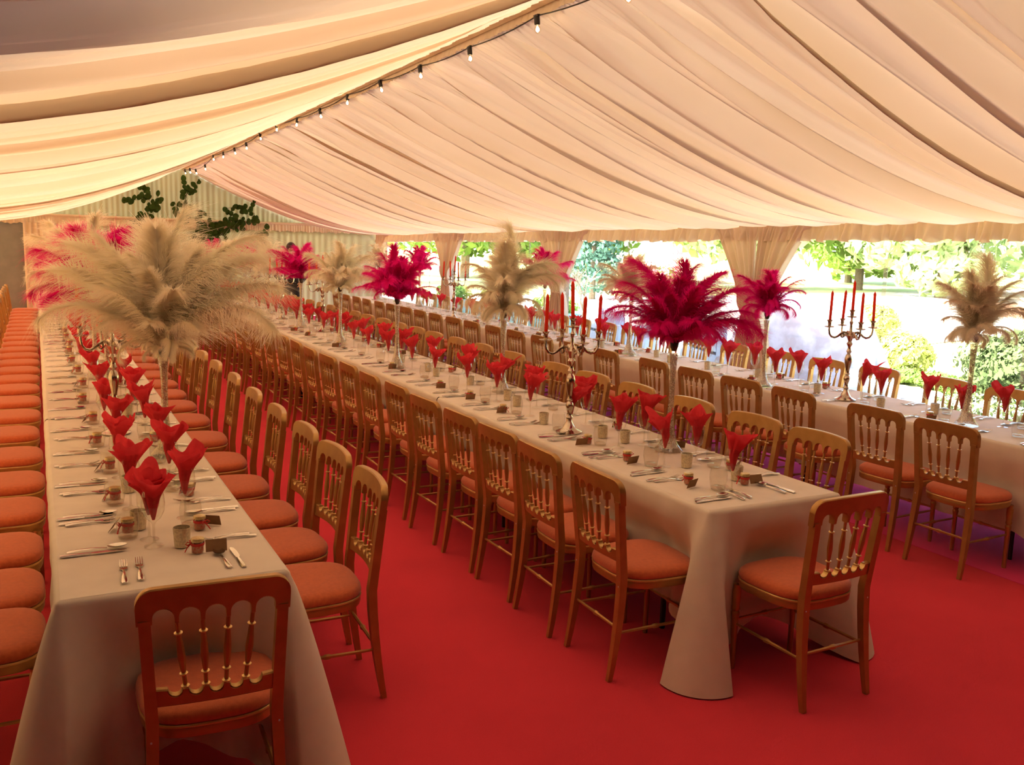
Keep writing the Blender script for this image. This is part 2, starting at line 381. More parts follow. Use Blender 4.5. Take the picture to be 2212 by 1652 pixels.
for i in range(1, 5):
    w_ = empty('window_%d' % i); tag(w_, kind='structure')
    y0, y1 = POSTS[i]+.05, POSTS[i+1]-.05
    n = 40; nz = 10; rows = []
    for k in range(nz):
        yy = np.linspace(y0, y1, n); t = k/(nz-1)
        rows.append(np.stack([XR+.012*np.sin(yy*3.1+t*4)+.006*np.sin(yy*9+2*t), yy, 0*yy+.02+2.15*t], -1))
    V, F = gridmesh(np.concatenate(rows), nz, n); mb = MB(); mb.v = V; mb.f = F; mb.mi = [0]*len(F); mb.build('pane', 'pvc', w_, ang=180)
    for fr in (.27, .62):
        yy = y0+(y1-y0)*fr; mb = MB(); mb.box((XR-.002, yy, 1.08), (.004, .05, 2.12)); mb.build('seam', 'seam', w_, False)
    mb = MB(); mb.box((XR, (y0+y1)/2, .05), (.02, y1-y0, .10)); mb.build('bottom_band', 'whitepaint', w_, False)

# ------------------------------------------------------------------ curtains tied at the posts
def curtain(yc, side, i):
    nu, nz = 90, 40; rows = []
    zt = eave(yc)-.03; tie = 1.12
    for k in range(nz):
        z = zt+(0.03-zt)*k/(nz-1)
        if z > tie:
            t = (z-tie)/(zt-tie); wdt = .15+.62*t**1.25; off = .04+.02*t
        else:
            t = (tie-z)/tie; wdt = .15+.25*t**.7; off = .04
        u = np.linspace(0, 1, nu)
        amp = .035 if z < tie+.2 else .02+.015*(1-(z-tie)/(zt-tie))
        xx = XR-.13-amp*np.sin(2*PI*(u*8+.3*np.sin(5*u)))-.02*np.sin(2*PI*u*2.6)
        bulge = .05*math.exp(-((z-tie-.12)/.12)**2)
        rows.append(np.stack([xx-bulge, yc+side*(off-.04+u*wdt), 0*u+z], -1))
    V, F = gridmesh(np.concatenate(rows), nz, nu); mb = MB(); mb.v = V; mb.f = F; mb.mi = [0]*len(F)
    c = mb.build('curtain', 'curtain', None, ang=180)
    t_ = MB(); cy = yc+side*.07; t_.tube([(XR-.13+.06*math.cos(a), cy+.09*math.sin(a), tie+.01*math.sin(a)) for a in np.linspace(0, 2*PI, 14)], .018, 6); t_.build('tie_band', 'curtain', c)
    return c
wh = ['post nearest the camera', 'second window post from the camera', 'third window post from the camera', 'fourth window post from the camera']
for i, y in enumerate(POSTS[1:5]):
    for sd_, nm in ((-1, 'near'), (1, 'far')):
        c = curtain(y, sd_, i); tag(c, f'ivory tied-back curtain on the {nm} side of the {wh[i]}', 'curtain', 'tied-back curtains along the window wall')
c = curtain(YF-.12, -1, 5); tag(c, 'ivory tied-back curtain in the far right corner of the tent', 'curtain', 'tied-back curtains along the window wall')
c = MB()
n = 60; rows = []
for k in range(8):
    z = 2.0-1.95*k/7; u = np.linspace(-.22, .36, n); rows.append(np.stack([u, YF-.10-.03*np.sin(2*PI*u/.11), 0*u+z], -1))
V, F = gridmesh(np.concatenate(rows), 8, n); c.v = V; c.f = F; c.mi = [0]*len(F); c = c.build('curtain', 'curtain', None, ang=180)
tag(c, 'beige hanging curtain beside the opening at the far left corner', 'curtain')

# ------------------------------------------------------------------ festoon lights
fs = empty('festoon_lights'); tag(fs, 'black cable of lit pear bulbs hanging below the ridge', 'string lights')
BY = [3.35, 4.4]+[5.43, 6.47, 7.47, 8.47, 9.52, 10.54, 11.61, 12.69, 13.7, 14.69, 15.62, 16.66, 17.63, 18.57, 19.7, 20.5, 21.2]
BZ = [3.31, 3.31]+[3.335, 3.315, 3.33, 3.345, 3.35, 3.32, 3.33, 3.37, 3.34, 3.28, 3.27, 3.28, 3.30, 3.18, 3.16, 3.22, 3.24]
pts = []
allp = [(-.8, 3.33)]+list(zip(BY, BZ))+[(21.5, 3.24)]
for a, b in zip(allp[:-1], allp[1:]):
    for k in range(6):
        t = k/6; pts.append((XM, a[0]+(b[0]-a[0])*t, a[1]+(b[1]-a[1])*t-.02*4*t*(1-t)-.002))
MB().tube(pts, .005, 5).build('cable', 'black', fs)
sk = MB().lathe([(.017, .0), (.019, .01), (.019, .055), (.014, .06)], 10); sk.box((0, 0, .058), (.02, .055, .012)); skm = None
bl = MB().lathe([(.001, -.055), (.012, -.05), (.021, -.035), (.022, -.025), (.015, -.008), (.010, 0)], 12)
fil = MB().lathe([(.001, -.045), (.011, -.036), (.012, -.026), (.005, -.012), (.001, -.008)], 10)
s0 = sk.build('socket', 'black', fs); b0 = bl.build('bulb', 'bulbglass', fs); f0 = fil.build('filament', 'bulb', b0)
for k, (y, z) in enumerate(zip(BY, BZ)):
    s = s0 if k == 0 else s0.copy(); b = b0 if k == 0 else b0.copy(); f = f0 if k == 0 else f0.copy()
    if k:
        for q in (s, b, f): COL.objects.link(q)
        s.parent = fs; b.parent = fs; f.parent = b
    tl = (random.uniform(-.12, .12), random.uniform(-.25, .12), 0)
    s.location = (XM, y, z-.06); b.location = (XM, y, z-.06); s.rotation_euler = tl; b.rotation_euler = tl

# ------------------------------------------------------------------ chairs
def xw(z): return .180+(.198-.180)*(z-.47)/.43 if z > .47 else .180+.012*(.47-z)/.47
def yb(z): return -.205-.048*(z-.47)/.43 if z > .47 else -.205-.050*((.47-z)/.47)**1.7
def make_chair():
    root = empty('dining_chair'); tag(root, 'x', 'chair')
    # crest rail with five scallops, lower rail with five cups: strips of columns across the width
    W2 = .178; n = 5; w = 2*W2/n; HW = .216
    def mp(x, y, z): return (x*(xw(z)+.016)/.214, yb(z)+y-.020*(1-min(1, (x/.2)**2)), z)
    def rail(xs, zl, zu, th):
        mb = MB(); P = []; F = []
        for x in xs:
            a_, b_ = zl(x), zu(x); m_ = .004
            P += [mp(x, -th+m_, a_), mp(x, th-m_, a_), mp(x, th, a_+m_), mp(x, th, b_-m_), mp(x, th-m_, b_), mp(x, -th+m_, b_), mp(x, -th, b_-m_), mp(x, -th, a_+m_)]
        for i in range(len(xs)-1):
            for k in range(8): F.append((i*8+k, i*8+(k+1) % 8, (i+1)*8+(k+1) % 8, (i+1)*8+k))
        F.append(tuple(range(7, -1, -1))); F.append(tuple((len(xs)-1)*8+k for k in range(8))); mb.add(P, [f[::-1] for f in F]); return mb
    xs = set([-HW, HW])
    for k in range(7):
        v_ = HW-.05+.05*math.sin(PI/2*k/6); xs |= {v_, -v_}
    for j in range(n):
        xc = W2-j*w-w/2; r = w/2-.006
        for k in range(11): xs.add(round(xc+r*math.cos(PI*k/10), 5))
        xs |= {round(xc-r-.0005, 5), round(xc+r+.0005, 5)}
    xs = sorted(xs)
    def zu(x):
        q = abs(x)-(HW-.05); return .900+.010*(1-(x/HW)**2)-(.05-math.sqrt(max(0, .05**2-q*q)) if q > 0 else 0)
    def zl(x):
        if abs(x) > W2: return .792
        for j in range(n):
            xc = W2-j*w-w/2; r = w/2-.006; d = abs(x-xc)
            if d <= r: return .812+.029*math.sqrt(max(0, 1-(d/r)**2))
        return .796
    rail(xs, zl, zu, .0145).build('crest_rail', 'gold', root, ang=38)
    w2_ = w*.84; B2 = w2_*n/2
    xs2 = set([-.196, .196])
    for j in range(n):
        xc = B2-j*w2_-w2_/2; r = w2_/2-.0085
        for k in range(9): xs2.add(round(xc+r*math.cos(PI*k/8), 5))
        xs2 |= {round(xc-r-.0005, 5), round(xc+r+.0005, 5)}
    def zu2(x):
        for j in range(n):
            xc = B2-j*w2_-w2_/2; r = w2_/2-.0085; d = abs(x-xc)
            if d <= r: return .584-.020*math.sqrt(max(0, 1-(d/r)**2))
        return .588
    rail(sorted(xs2), lambda x: .530+.004*(1-(x/.2)**2), zu2, .012).build('lower_rail', 'gold', root, ang=38)
    for j in range(n):
        cups = MB()
        xc = B2-j*w2_-w2_/2; r = w2_/2-.0085; P = []
        for k in range(7):
            a = PI*k/6; x = xc+r*math.cos(a); z = .5845-.020*math.sin(a); yy = yb(z)-.020*(1-(x/.2)**2)
            s_ = (xw(z)+.016)/.214; P += [(x*s_, yy-.0125, z+.001), (x*s_, yy+.0125, z+.001)]
        cups.add(P, [(2*k, 2*k+1, 2*k+3, 2*k+2) for k in range(6)])
        o = cups.build('gilt_edging', 'brass', root); o['label'] = 'bright gilt edging in a scallop'
    # spindles
    for j in range(1, n):
        x = W2-j*w; xt = x*(xw(.8)+.016)/.214; xb = x*.84*(xw(.58)+.016)/.214; yt = yb(.80)-.020*(1-(x/.2)**2); y0 = yb(.585)-.020*(1-(x/.2)**2)
        prof = [(0, .006), (.08, .0065), (.22, .0065), (.30, .009), (.48, .0120), (.62, .0105), (.76, .0080), (.80, .0065), (1, .0065)]
        P = [(xb+(xt-xb)*t, y0+(yt-y0)*t, .583+(.80-.583)*t) for t, r in prof]
        sp_ = MB().tube(P, [r for t, r in prof], 8); sp_.cur = 1
        for t_ in (.03, .215, .815):
            q_ = [(xb+(xt-xb)*t, y0+(yt-y0)*t, .583+(.80-.583)*t) for t in (t_-.018, t_-.006, t_+.006, t_+.018)]
            sp_.tube(q_, [.007, .0125, .0125, .007], 10)
        sp_.build('spindle', ['gold', 'brass'], root)
    # rear legs run up as stiles
    for sx in (-1, 1):
        zs = [0, .08, .18, .28, .38, .47, .56, .68, .81]
        P = [(sx*xw(z)*1.0-sx*.004, yb(z)-.003, z) for z in zs]
        MB().tube(P, [.015, .018, .021, .023, .0245, .025, .024, .0235, .023], 4).build('rear_leg', 'gold', root, ang=50)
    # seat
    def seat_pt(a, k=1.0):
        c, s = math.cos(a), math.sin(a); e = .62
        x = math.copysign(abs(c)**e, c); y = math.copysign(abs(s)**e, s)
        wx = .200+.024*(y+1)/2
        return (x*wx*k, .012+y*.205*k)
    NS = 32
    def ringmesh(rings, capb=True):
        mb = MB(); P = []; F = []
        for k, z in rings: P += [seat_pt(2*PI*i/NS, k)+(z,) for i in range(NS)]
        for r in range(len(rings)-1):
            F += [(r*NS+i, r*NS+(i+1) % NS, (r+1)*NS+(i+1) % NS, (r+1)*NS+i) for i in range(NS)]
        F.append(tuple(range(NS-1, -1, -1))); F.append(tuple((len(rings)-1)*NS+i for i in range(NS))); mb.add(P, F); return mb
    ringmesh([(.95, .438), (.99, .446), (1.0, .456), (.985, .470), (.93, .481), (.8, .488), (.55, .492), (.2, .494)]).build('seat_pad', 'seat', root)
    ringmesh([(.955, .398), (.975, .400), (.985, .406), (.985, .432), (.965, .440)]).build('seat_frame', 'gold', root, ang=35)
    ringmesh([(.992, .431), (1.0, .434), (1.0, .438), (.99, .441)]).build('frame_beading', 'brass', root)
    for sx in (-1, 1):
        prof = [(.0115, 0), (.013, .02), (.0125, .10), (.015, .24), (.0185, .26), (.0185, .266), (.014, .275), (.0185, .284), (.0185, .29), (.016, .30), (.0195, .34), (.0195, .37), (.015, .385), (.018, .40)]
        MB().lathe(prof, 10, (sx*.178, .178, 0)).build('front_leg', 'gold', root)
        y0, y1 = yb(.20), .178
        st = [(0, .006), (.2, .0075), (.46, .008), (.48, .012), (.52, .012), (.54, .008), (.8, .0075), (1, .006)]
        MB().tube([(sx*(.184-.006*t), y0+(y1-y0)*t, .215) for t, r in st], [r for t, r in st], 6).build('stretcher', 'gold', root)
    MB().tube([((-.178+.356*t), .178, .235) for t, r in st], [r for t, r in st], 6).build('stretcher', 'gold', root)
    MB().tube([((-.184+.368*t), yb(.235), .235) for t, r in st], [r for t, r in st], 6).build('stretcher', 'gold', root)
    for sx in (-1, 1):
        o = MB().sphere((sx*.181, yb(.425)-.019, .425), .0045, 6, 4).build('stud', 'whitepaint', root); o['label'] = 'small white stud cap'
    return root
CH = Proto(make_chair())
T1L = [3.50, 3.95, 4.47, 5.10, 5.70, 6.38, 7.08, 7.75, 8.42, 9.08]+[9.68+.6*k for k in range(15)]
T1R = [3.55, 4.07, 4.60, 5.17, 5.80, 6.50, 7.20]+[7.82+.6*k for k in range(18)]
T2L = [3.27, 3.77, 4.23, 4.71, 5.24, 5.78, 6.31, 6.86, 7.41, 7.96]+[8.50+.56*k for k in range(17)]
T2R = [3.52, 4.02, 4.62, 5.24, 5.82, 6.37, 7.15, 7.81]+[8.4+.56*k for k in range(17)]
T3L = [3.50, 4.03, 4.72, 5.31, 5.83, 6.41, 7.15, 7.80]+[8.40+.58*k for k in range(14)]
T3R = [3.60, 4.18, 4.75, 5.42, 5.98, 6.60, 7.25, 7.90]+[8.50+.58*k for k in range(14)]
T1 = (.0, .72); T2 = (2.52, 3.31); T3 = (5.17, 5.93)
rows_ = [(T1L, -.24, -PI/2, 'left side of the left-hand table', 'chairs along the left-hand table'),
         (T1R, .945, PI/2, 'aisle side of the left-hand table', 'chairs along the left-hand table'),
         (T2L, 2.385, -PI/2, 'aisle side of the middle table', 'chairs along the middle table'),
         (T2R, 3.50, PI/2, 'window side of the middle table', 'chairs along the middle table'),
         (T3L, 4.985, -PI/2, 'carpet side of the right-hand table', 'chairs along the right-hand table'),
         (T3R, 6.14, PI/2, 'window side of the right-hand table', 'chairs along the right-hand table')]
for ys, x, rz, where, grp in rows_:
    for i, y in enumerate(ys):
        CH.put((x+random.uniform(-.012, .012), y+random.uniform(-.012, .012), 0), rz+random.uniform(-.05, .05),
               f'gold spindle-back chair, {ordn(i)} from the near end, {where}', grp)
CH.put((.425, 2.83, 0), -.06, 'gold spindle-back chair at the near end of the left-hand table', 'chairs at the table ends')
CH.put((2.90, 2.79, 0), .02, 'gold spindle-back chair at the near end of the middle table', 'chairs at the table ends')

# ------------------------------------------------------------------ tables and cloths
TZ = .760
def cloth(x0, x1, y0, y1, near, far, zoff, seed, hem_side=.20, hem_end=.17, flare=.20, push=(.03, .05, .11)):
    r = np.random.default_rng(seed); R0 = .018
    path = []                                     # perimeter: (x,y,nx,ny,s, cornerness, is_end)
    def line(ax, ay, bx, by, nx, ny, n, end):
        for k in range(n):
            t = (k+.5)/n; path.append((ax+(bx-ax)*t, ay+(by-ay)*t, nx, ny, 0, end))
    def corner(cx, cy, a0, a1, n=26):
        for k in range(n+1):
            t = k/n; a = a0+(a1-a0)*t; path.append((cx+R0*math.cos(a), cy+R0*math.sin(a), math.cos(a), math.sin(a), math.sin(PI*t), .5))
    Ly = y1-y0; ny_ = int(Ly/.025); nx_ = 34
    # order: left side (far->near), near end, right side (near->far), far end
    segs = []
    line(x0, y1-R0, x0, y0+R0, -1, 0, ny_, 0)
    if near: corner(x0+R0, y0+R0, PI, 1.5*PI); line(x0+R0, y0, x1-R0, y0, 0, -1, nx_, 1); corner(x1-R0, y0+R0, 1.5*PI, 2*PI)
    else:
        segs.append(len(path))
    line(x1, y0+R0, x1, y1-R0, 1, 0, ny_, 0)
    if far: corner(x1-R0, y1-R0, 0, PI/2); line(x1-R0, y1, x0+R0, y1, 0, 1, nx_, 1); corner(x0+R0, y1-R0, PI/2, PI)
    A = np.array([(p[0], p[1], p[2], p[3], p[4], p[5]) for p in path]); n = len(A)
    s = np.concatenate([[0], np.cumsum(np.hypot(*(A[1:, :2]-A[:-1, :2]).T)+.004*(A[1:, 4] > 0))])
    # distance (along the edge) to nearest corner -> flare
    cs = [(x0, y0)]*near+[(x1, y0)]*near+[(x0, y1)]*far+[(x1, y1)]*far
    dc = np.full(n, 9.)
    for c in cs: dc = np.minimum(dc, np.hypot(A[:, 0]-c[0], A[:, 1]-c[1]))
    fold = .012*np.sin(s*2*PI/.43+seed)+.008*np.sin(s*2*PI/.19+2*seed)
    fl_ = .010+flare*np.exp(-(dc/.075)**2)-.075*np.exp(-((dc-.145)/.045)**2)+.035*np.exp(-((dc-.27)/.06)**2)-.02*np.exp(-((dc-.42)/.06)**2)
    hem = np.where(A[:, 5] > .7, hem_end, hem_side)+.02*np.sin(s*2.1+seed)
    hem = hem*(1-np.exp(-(dc/.22)**2))+.006
    NZ = 16; V = []; F = []; top = TZ+zoff
    levels = [(0, 0)]
    rowsP = []
    rowsP.append(np.stack([A[:, 0]-A[:, 2]*.02, A[:, 1]-A[:, 3]*.02, 0*s+top], -1))
    for a in (30, 60, 90):
        a = math.radians(a); rowsP.append(np.stack([A[:, 0]-A[:, 2]*.02+A[:, 2]*.022*math.sin(a), A[:, 1]-A[:, 3]*.02+A[:, 3]*.022*math.sin(a), 0*s+top-.022*(1-math.cos(a))], -1))
    pin_ = np.where(A[:, 2] < -.9, push[0], np.where(A[:, 2] > .9, push[1], np.where(A[:, 3] < -.9, push[2], 0)))*np.clip((dc-np.where(A[:, 5] > .7, .16, .12))/.12, 0, 1)
    for k in range(1, NZ+1):
        t = k/NZ; z = (top-.022)+(hem-(top-.022))*t
        of = .003+fl_*t**np.where(dc < .2, .85, .95)*np.where(dc < .35, 1, .7)+fold*(t**.8)*np.clip(dc/.2, 0, 1)
        of = of-pin_*np.clip((top-.10-z)/.16, 0, 1)
        rowsP.append(np.stack([A[:, 0]+A[:, 2]*of, A[:, 1]+A[:, 3]*of, z], -1))
    P = np.concatenate(rowsP); NR = len(rowsP)
    brk = {ny_-1} if not near else set()
    closed = far and near
    mb = MB(); mb.v = P.tolist(); F = []
    for i in range(NR-1):
        for j in range(n if far else n-1):
            if j in brk: continue
            j2 = (j+1) % n; F.append((i*n+j, (i+1)*n+j, (i+1)*n+j2, i*n+j2))
    mb.f = F; mb.mi = [0]*len(F)
    # top as a gridless strip pairing left/right sides
    xs = np.linspace(x0+.018, x1-.018, 9); ysn = np.linspace(y0+(.018 if near else 0), y1-(.018 if far else 0), max(10, int(Ly/.12)))
    X, Y = np.meshgrid(xs, ysn, indexing='ij'); Z = top+.0012*np.sin(X*9+Y*2.3)*np.sin(Y*3.7)
    Z[0] = top; Z[-1] = top; Z[:, 0] = top; Z[:, -1] = top
    Vt, Ft = gridmesh(np.stack([X, Y, Z], -1).reshape(-1, 3), 9, len(ysn)); mb.add(Vt, [f[::-1] for f in Ft])
    return mb
def fold_line_mat(): pass
segn = ['nearest', 'second', 'third', 'fourth', 'fifth', 'sixth']
for (x0, x1), nm, yend in ((T1, 'left-hand', 18.5), (T2, 'middle', 18.0), (T3, 'right-hand', 17.0)):
    y0 = 2.95 if nm != 'right-hand' else 2.9
    tb = empty('banquet_table', ((x0+x1)/2, y0, 0)); tag(tb, f'long {nm} banquet table hidden under its white cloths', 'table', 'long banquet tables')
    mb = MB(); mb.box((0, (yend-y0)/2, .742), (x1-x0-.05, yend-y0-.05, .03)); mb.build('tabletop', 'bark', tb, False)
    yy = y0+.5
    while yy < yend-.3:
        for sx in (-1, 1):
            MB().tube([(sx*((x1-x0)/2-.17), yy-y0, 0), (sx*((x1-x0)/2-.17), yy-y0, .727)], .014, 6).build('leg', 'black', tb)
        yy += 1.75
    k = 0; ya = y0
    while ya < yend-.2:
        yb_ = min(ya+3.05, yend)
        if yend-yb_ < 1: yb_ = yend
        o = cloth(x0, x1, ya-(0 if k == 0 else .05), yb_, k == 0, abs(yb_-yend) < .01, .0025*(k % 2), k*3+int(x0*10), hem_side=.22, push={'left-hand': (.03, .05, .12), 'middle': (.11, .06, .10), 'right-hand': (.06, .04, .0)}[nm]).build('tablecloth', 'linen', None, ang=60)
        tag(o, f'white linen tablecloth on the {nm} table, {segn[k]} from the near end', 'tablecloth', 'linen cloths on the banquet tables')
        ya = yb_; k += 1

# ------------------------------------------------------------------ tableware prototypes
def one(mb, name, m, label, cat, **k): o = mb.build(name, m, None, **k); tag(o, label, cat); return Proto(o)
# wine glass
g = MB().lathe([(.034, 0), (.034, .002), (.010, .007), (.0042, .018), (.0042, .078), (.009, .090), (.026, .105), (.038, .130), (.041, .155), (.038, .185), (.033, .208)], 18, cap=False)
WG = one(g, 'wine_glass', 'glass', 'x', 'glass')
g = MB().lathe([(.024, .004), (.033, .006), (.036, .02), (.041, .05), (.041, .075), (.036, .105)], 16, cap=False)
TG_root = g.build('tumbler', 'glass'); tag(TG_root, 'x', 'glass')
b = MB().lathe([(.026, .001), (.033, .003), (.034, .014), (.026, .018)], 16).build('thick_base', 'vase', TG_root); TG = Proto(TG_root)
g = MB().lathe([(.001, .001), (.026, .001), (.028, .02), (.031, .072), (.029, .072), (.026, .02), (.001, .012)], 14, cap=False)
TL = one(g, 'tealight_holder', 'mercury', 'x', 'tealight holder')
# mini jar
def make_jar():
    r = empty('favour_jar'); tag(r, 'x', 'jar')
    MB().lathe([(.001, .002), (.018, .002), (.020, .008), (.020, .034), (.017, .040), (.001, .040)], 12).build('filling', 'sweets', r)
    MB().lathe([(.019, .0), (.0215, .003), (.0215, .036), (.018, .042)], 12, cap=False).build('jar_body', 'glass', r)
    MB().lathe([(.020, .042), (.023, .043), (.023, .052), (.021, .055), (.001, .056)], 12).build('lid', 'lid', r)
    m = MB(); m.lathe([(.0225, .028), (.0235, .030), (.0235, .036), (.0225, .038)], 12, cap=False)
    for sg in (-1, 1): m.tube([(.022, 0, .033), (.032, sg*.010, .040), (.036, sg*.018, .034), (.030, sg*.010, .028), (.022, 0, .033)], .0016, 4, flat=2.2)
    m.tube([(.022, 0, .033), (.034, .008, .020), (.040, .016, .004)], .0016, 4, flat=2.2)
    m.build('ribbon_bow', 'ribbon', r); return Proto(r)
JAR = make_jar()
m = MB(); w, h, t = .036, .022, .0006
m.add([(-w, -t, -h), (w, -t, -h), (w, -t, h), (-w, -t, h), (-w, t, -h), (w, t, -h), (w, t, h), (-w, t, h)], [(0, 1, 2, 3), (7, 6, 5, 4), (0, 4, 5, 1), (1, 5, 6, 2), (2, 6, 7, 3), (3, 7, 4, 0)])
TAG = one(m, 'name_tag', 'kraft', 'x', 'name tag', smooth=False)
# cutlery lies along +Y from the handle end (y=0)
def handle(mb, Lh, w0=.0045, w1=.010, z=.004):
    P = []; F = []
    st = [(0, w1*.75), (.01, w1), (Lh*.35, w1*.8), (Lh*.75, w0), (Lh, w0)]
    n = len(st)
    for y, w in st:
        zz = z+.006*math.sin(PI*y/Lh)*.8
        P += [(-w, y, zz), (-w*.6, y, zz+.0025), (w*.6, y, zz+.0025), (w, y, zz), (0, y, zz-.0025)]
    for i in range(n-1):
        for k in range(5): F.append((i*5+k, i*5+(k+1) % 5, (i+1)*5+(k+1) % 5, (i+1)*5+k))
    F.append((4, 3, 2, 1, 0)); F.append(tuple((n-1)*5+k for k in range(5))); mb.add(P, F)
def fork():
    m = MB(); handle(m, .125)
    z0 = .0045
    P = [(-.0045, .125, z0), (.0045, .125, z0), (-.012, .142, z0-.002), (.012, .142, z0-.002), (-.0125, .156, z0-.001), (.0125, .156, z0-.001)]
    P2 = [(x, y, z-.0015) for x, y, z in P]
    m.add(P+P2, [(0, 1, 3, 2), (2, 3, 5, 4), (8, 9, 7, 6), (10, 11, 9, 8), (0, 2, 8, 6), (2, 4, 10, 8), (1, 7, 9, 3), (3, 9, 11, 5), (4, 5, 11, 10)])
    for k in range(4):
        x = -.0105+.007*k; m.tube([(x, .155, z0-.0012), (x, .175, z0+.002), (x, .198, z0+.010)], [.0018, .0017, .0008], 4)
    return m
def spoon():
    m = MB(); handle(m, .130); P = []; F = []; nr, na = 5, 12
    for r in range(nr):
        q = (r+1)/nr
        for a in range(na):
            th = 2*PI*a/na; P.append((.0205*q*math.cos(th)*(1-.12*math.sin(th)), .163+.034*q*math.sin(th), .0015+.008*q*q+.003))
    P.append((0, .163, .0035)); c = len(P)-1
    for a in range(na): F.append((c, a, (a+1) % na))
    for r in range(nr-1):
        for a in range(na): F.append((r*na+a, (r+1)*na+a, (r+1)*na+(a+1) % na, r*na+(a+1) % na))
    P2 = [(x, y, z-.0012) for x, y, z in P]; F2 = [f[::-1] for f in F]
    m.add(P, F); m.add(P2, F2); return m
def knife():
    m = MB(); P = []; F = []
    st = [(0, .008, .0045), (.03, .0095, .005), (.09, .007, .0045), (.098, .0055, .004)]
    for y, w, h in st: P += [(-w, y, .002), (-w*.5, y, .002+h), (w*.5, y, .002+h), (w, y, .002)]
    for i in range(3):
        for k in range(4): F.append((i*4+k, i*4+(k+1) % 4, (i+1)*4+(k+1) % 4, (i+1)*4+k))
    F.append((3, 2, 1, 0)); F.append((12, 13, 14, 15)); m.add(P, F)
    b = [(-.0055, .098), (.0055, .098), (.010, .115), (.0105, .17), (.007, .203), (-.002, .214), (-.0075, .195), (-.007, .12)]
    n = len(b); m.add([(x, y, .0032) for x, y in b]+[(x, y, .0052) for x, y in b], [tuple(range(n-1, -1, -1)), tuple(range(n, 2*n))]+[(i, (i+1) % n, n+(i+1) % n, n+i) for i in range(n)])
    return m
FK = one(fork(), 'fork', 'steel', 'x', 'fork'); SP = one(spoon(), 'spoon', 'steel', 'x', 'spoon'); KN = one(knife(), 'knife', 'steel', 'x', 'knife', ang=30)
# napkins: a few foldings, cone in the glass opening into pointed corners
def napkin(seed):
    r = np.random.default_rng(seed); na, nt = 48, 14; a = np.linspace(0, 2*PI, na, endpoint=False)
    lean = r.uniform(-.42, .42, 2); mb = MB()
    npk = r.integers(3, 6)
    for layer in range(2):
        pk = np.sort((np.arange(npk)/npk*2*PI+r.uniform(-.35, .35, npk)) % (2*PI)); ht = r.uniform(.005, .065, npk); ou = r.uniform(-.008, .042, npk)
        rows = []
        kf = r.uniform(0, 6.28)
        for k in range(nt):
            t = k/(nt-1)
            base = .005+.033*t**.9*(1 if t < .55 else 1+1.6*(t-.55)) - layer*.007*min(1, t*2)
            f = np.zeros(na); g_ = np.zeros(na)
            for p, h_, o_ in zip(pk, ht, ou):
                d = np.abs((a-p+PI) % (2*PI)-PI); e = np.clip(1-d/.88, 0, 1); e = e*e*(3-2*e)*.5+e*.5
                f += e*h_; g_ += e**1.3*o_
            rad = base*(1+.16*np.sin(3*a+kf)*t+.08*np.sin(7*a+kf*2)*t)+g_*max(0, (t-.5)/.5)**1.5
            z = .102+.155*t*(1-.1*layer)+f*max(0, (t-.45)/.55)**1.2
            x = rad*np.cos(a)+lean[0]*.18*max(0, t-.45); y = rad*np.sin(a)+lean[1]*.18*max(0, t-.45)
            rows.append(np.stack([x, y, z], -1))
        P = np.concatenate(rows); F = []
        for i in range(nt-1):
            for j in range(na): F.append((i*na+j, i*na+(j+1) % na, (i+1)*na+(j+1) % na, (i+1)*na+j))
        mb.add(P.tolist(), F)
    return mb
NAP = [one(napkin(20+k), 'napkin', 'napkin', 'x', 'napkin', ang=28) for k in range(8)]

# obstacles on the tables (vases and candelabra) keep glasses off them
VASES = [('v', .54, 4.79, 'W', 1.30, 0), ('c', .35, 5.42, 0, 0, 0), ('v', .38, 6.45, 'P', 1.22, 0), ('v', .36, 7.5, 'W', 1.35, 0), ('c', .36, 9.2, 0, 0, 0), ('v', .36, 10.2, 'P', 1.15, 0),
         ('v', .30, 11.6, 'W', 1.3, 0), ('v', .36, 13.5, 'P', 1.0, 0), ('v', .40, 15.1, 'W', 1.0, 0), ('c', .36, 16.0, 0, 0, 0), ('v', .36, 17.0, 'P', 1.0, 0),
         ('v', 3.07, 3.97, 'P', 1.0, 0), ('c', 2.79, 4.58, 0, 0, 0), ('v', 3.07, 6.03, 'W', 1.12, 0), ('v', 2.77, 7.49, 'P', 1.0, 0), ('v', 2.80, 9.28, 'W', 1.0, 0),
         ('c', 2.99, 10.62, 0, 0, 0), ('v', 2.87, 11.15, 'P', 1.0, 0), ('c', 2.92, 12.35, 0, 0, 0), ('v', 2.92, 13.1, 'W', 1.0, 0), ('c', 2.95, 14.2, 0, 0, 0), ('v', 2.95, 14.9, 'P', .9, 0), ('v', 2.98, 16.4, 'W', .9, 0), ('v', 2.9, 17.6, 'P', .95, 0),
         ('v', 5.44, 3.87, 'W', 1.0, 0), ('c', 5.44, 4.90, 0, 0, 0), ('v', 5.29, 5.64, 'P', 1.0, 0), ('v', 5.46, 7.82, 'W', .95, 0), ('v', 5.62, 9.93, 'P', 1.0, 0), ('c', 5.30, 12.0, 0, 0, 0),
         ('v', 5.60, 11.0, 'W', .8, 0), ('v', 5.72, 14.4, 'P', .95, 0), ('v', 5.55, 16.0, 'W', .9, 0)]
def clear(x, y, rad=.09):
    for v in VASES:
        d = math.hypot(x-v[1], y-v[2]); need = rad+(.085 if v[0] == 'v' else .075)-.04
        if d < need:
            k = need-d+.004; s_ = 1 if y >= v[2] else -1
            y += s_*k
    return x, y
SETT = [(T1, T1L, 1, 'left side of the left-hand table'), (T1, T1R, -1, 'aisle side of the left-hand table'),
        (T2, T2L, 1, 'aisle side of the middle table'), (T2, T2R, -1, 'window side of the middle table'),
        (T3, T3L, 1, 'carpet side of the right-hand table'), (T3, T3R, -1, 'window side of the right-hand table')]
Zt = TZ+.003
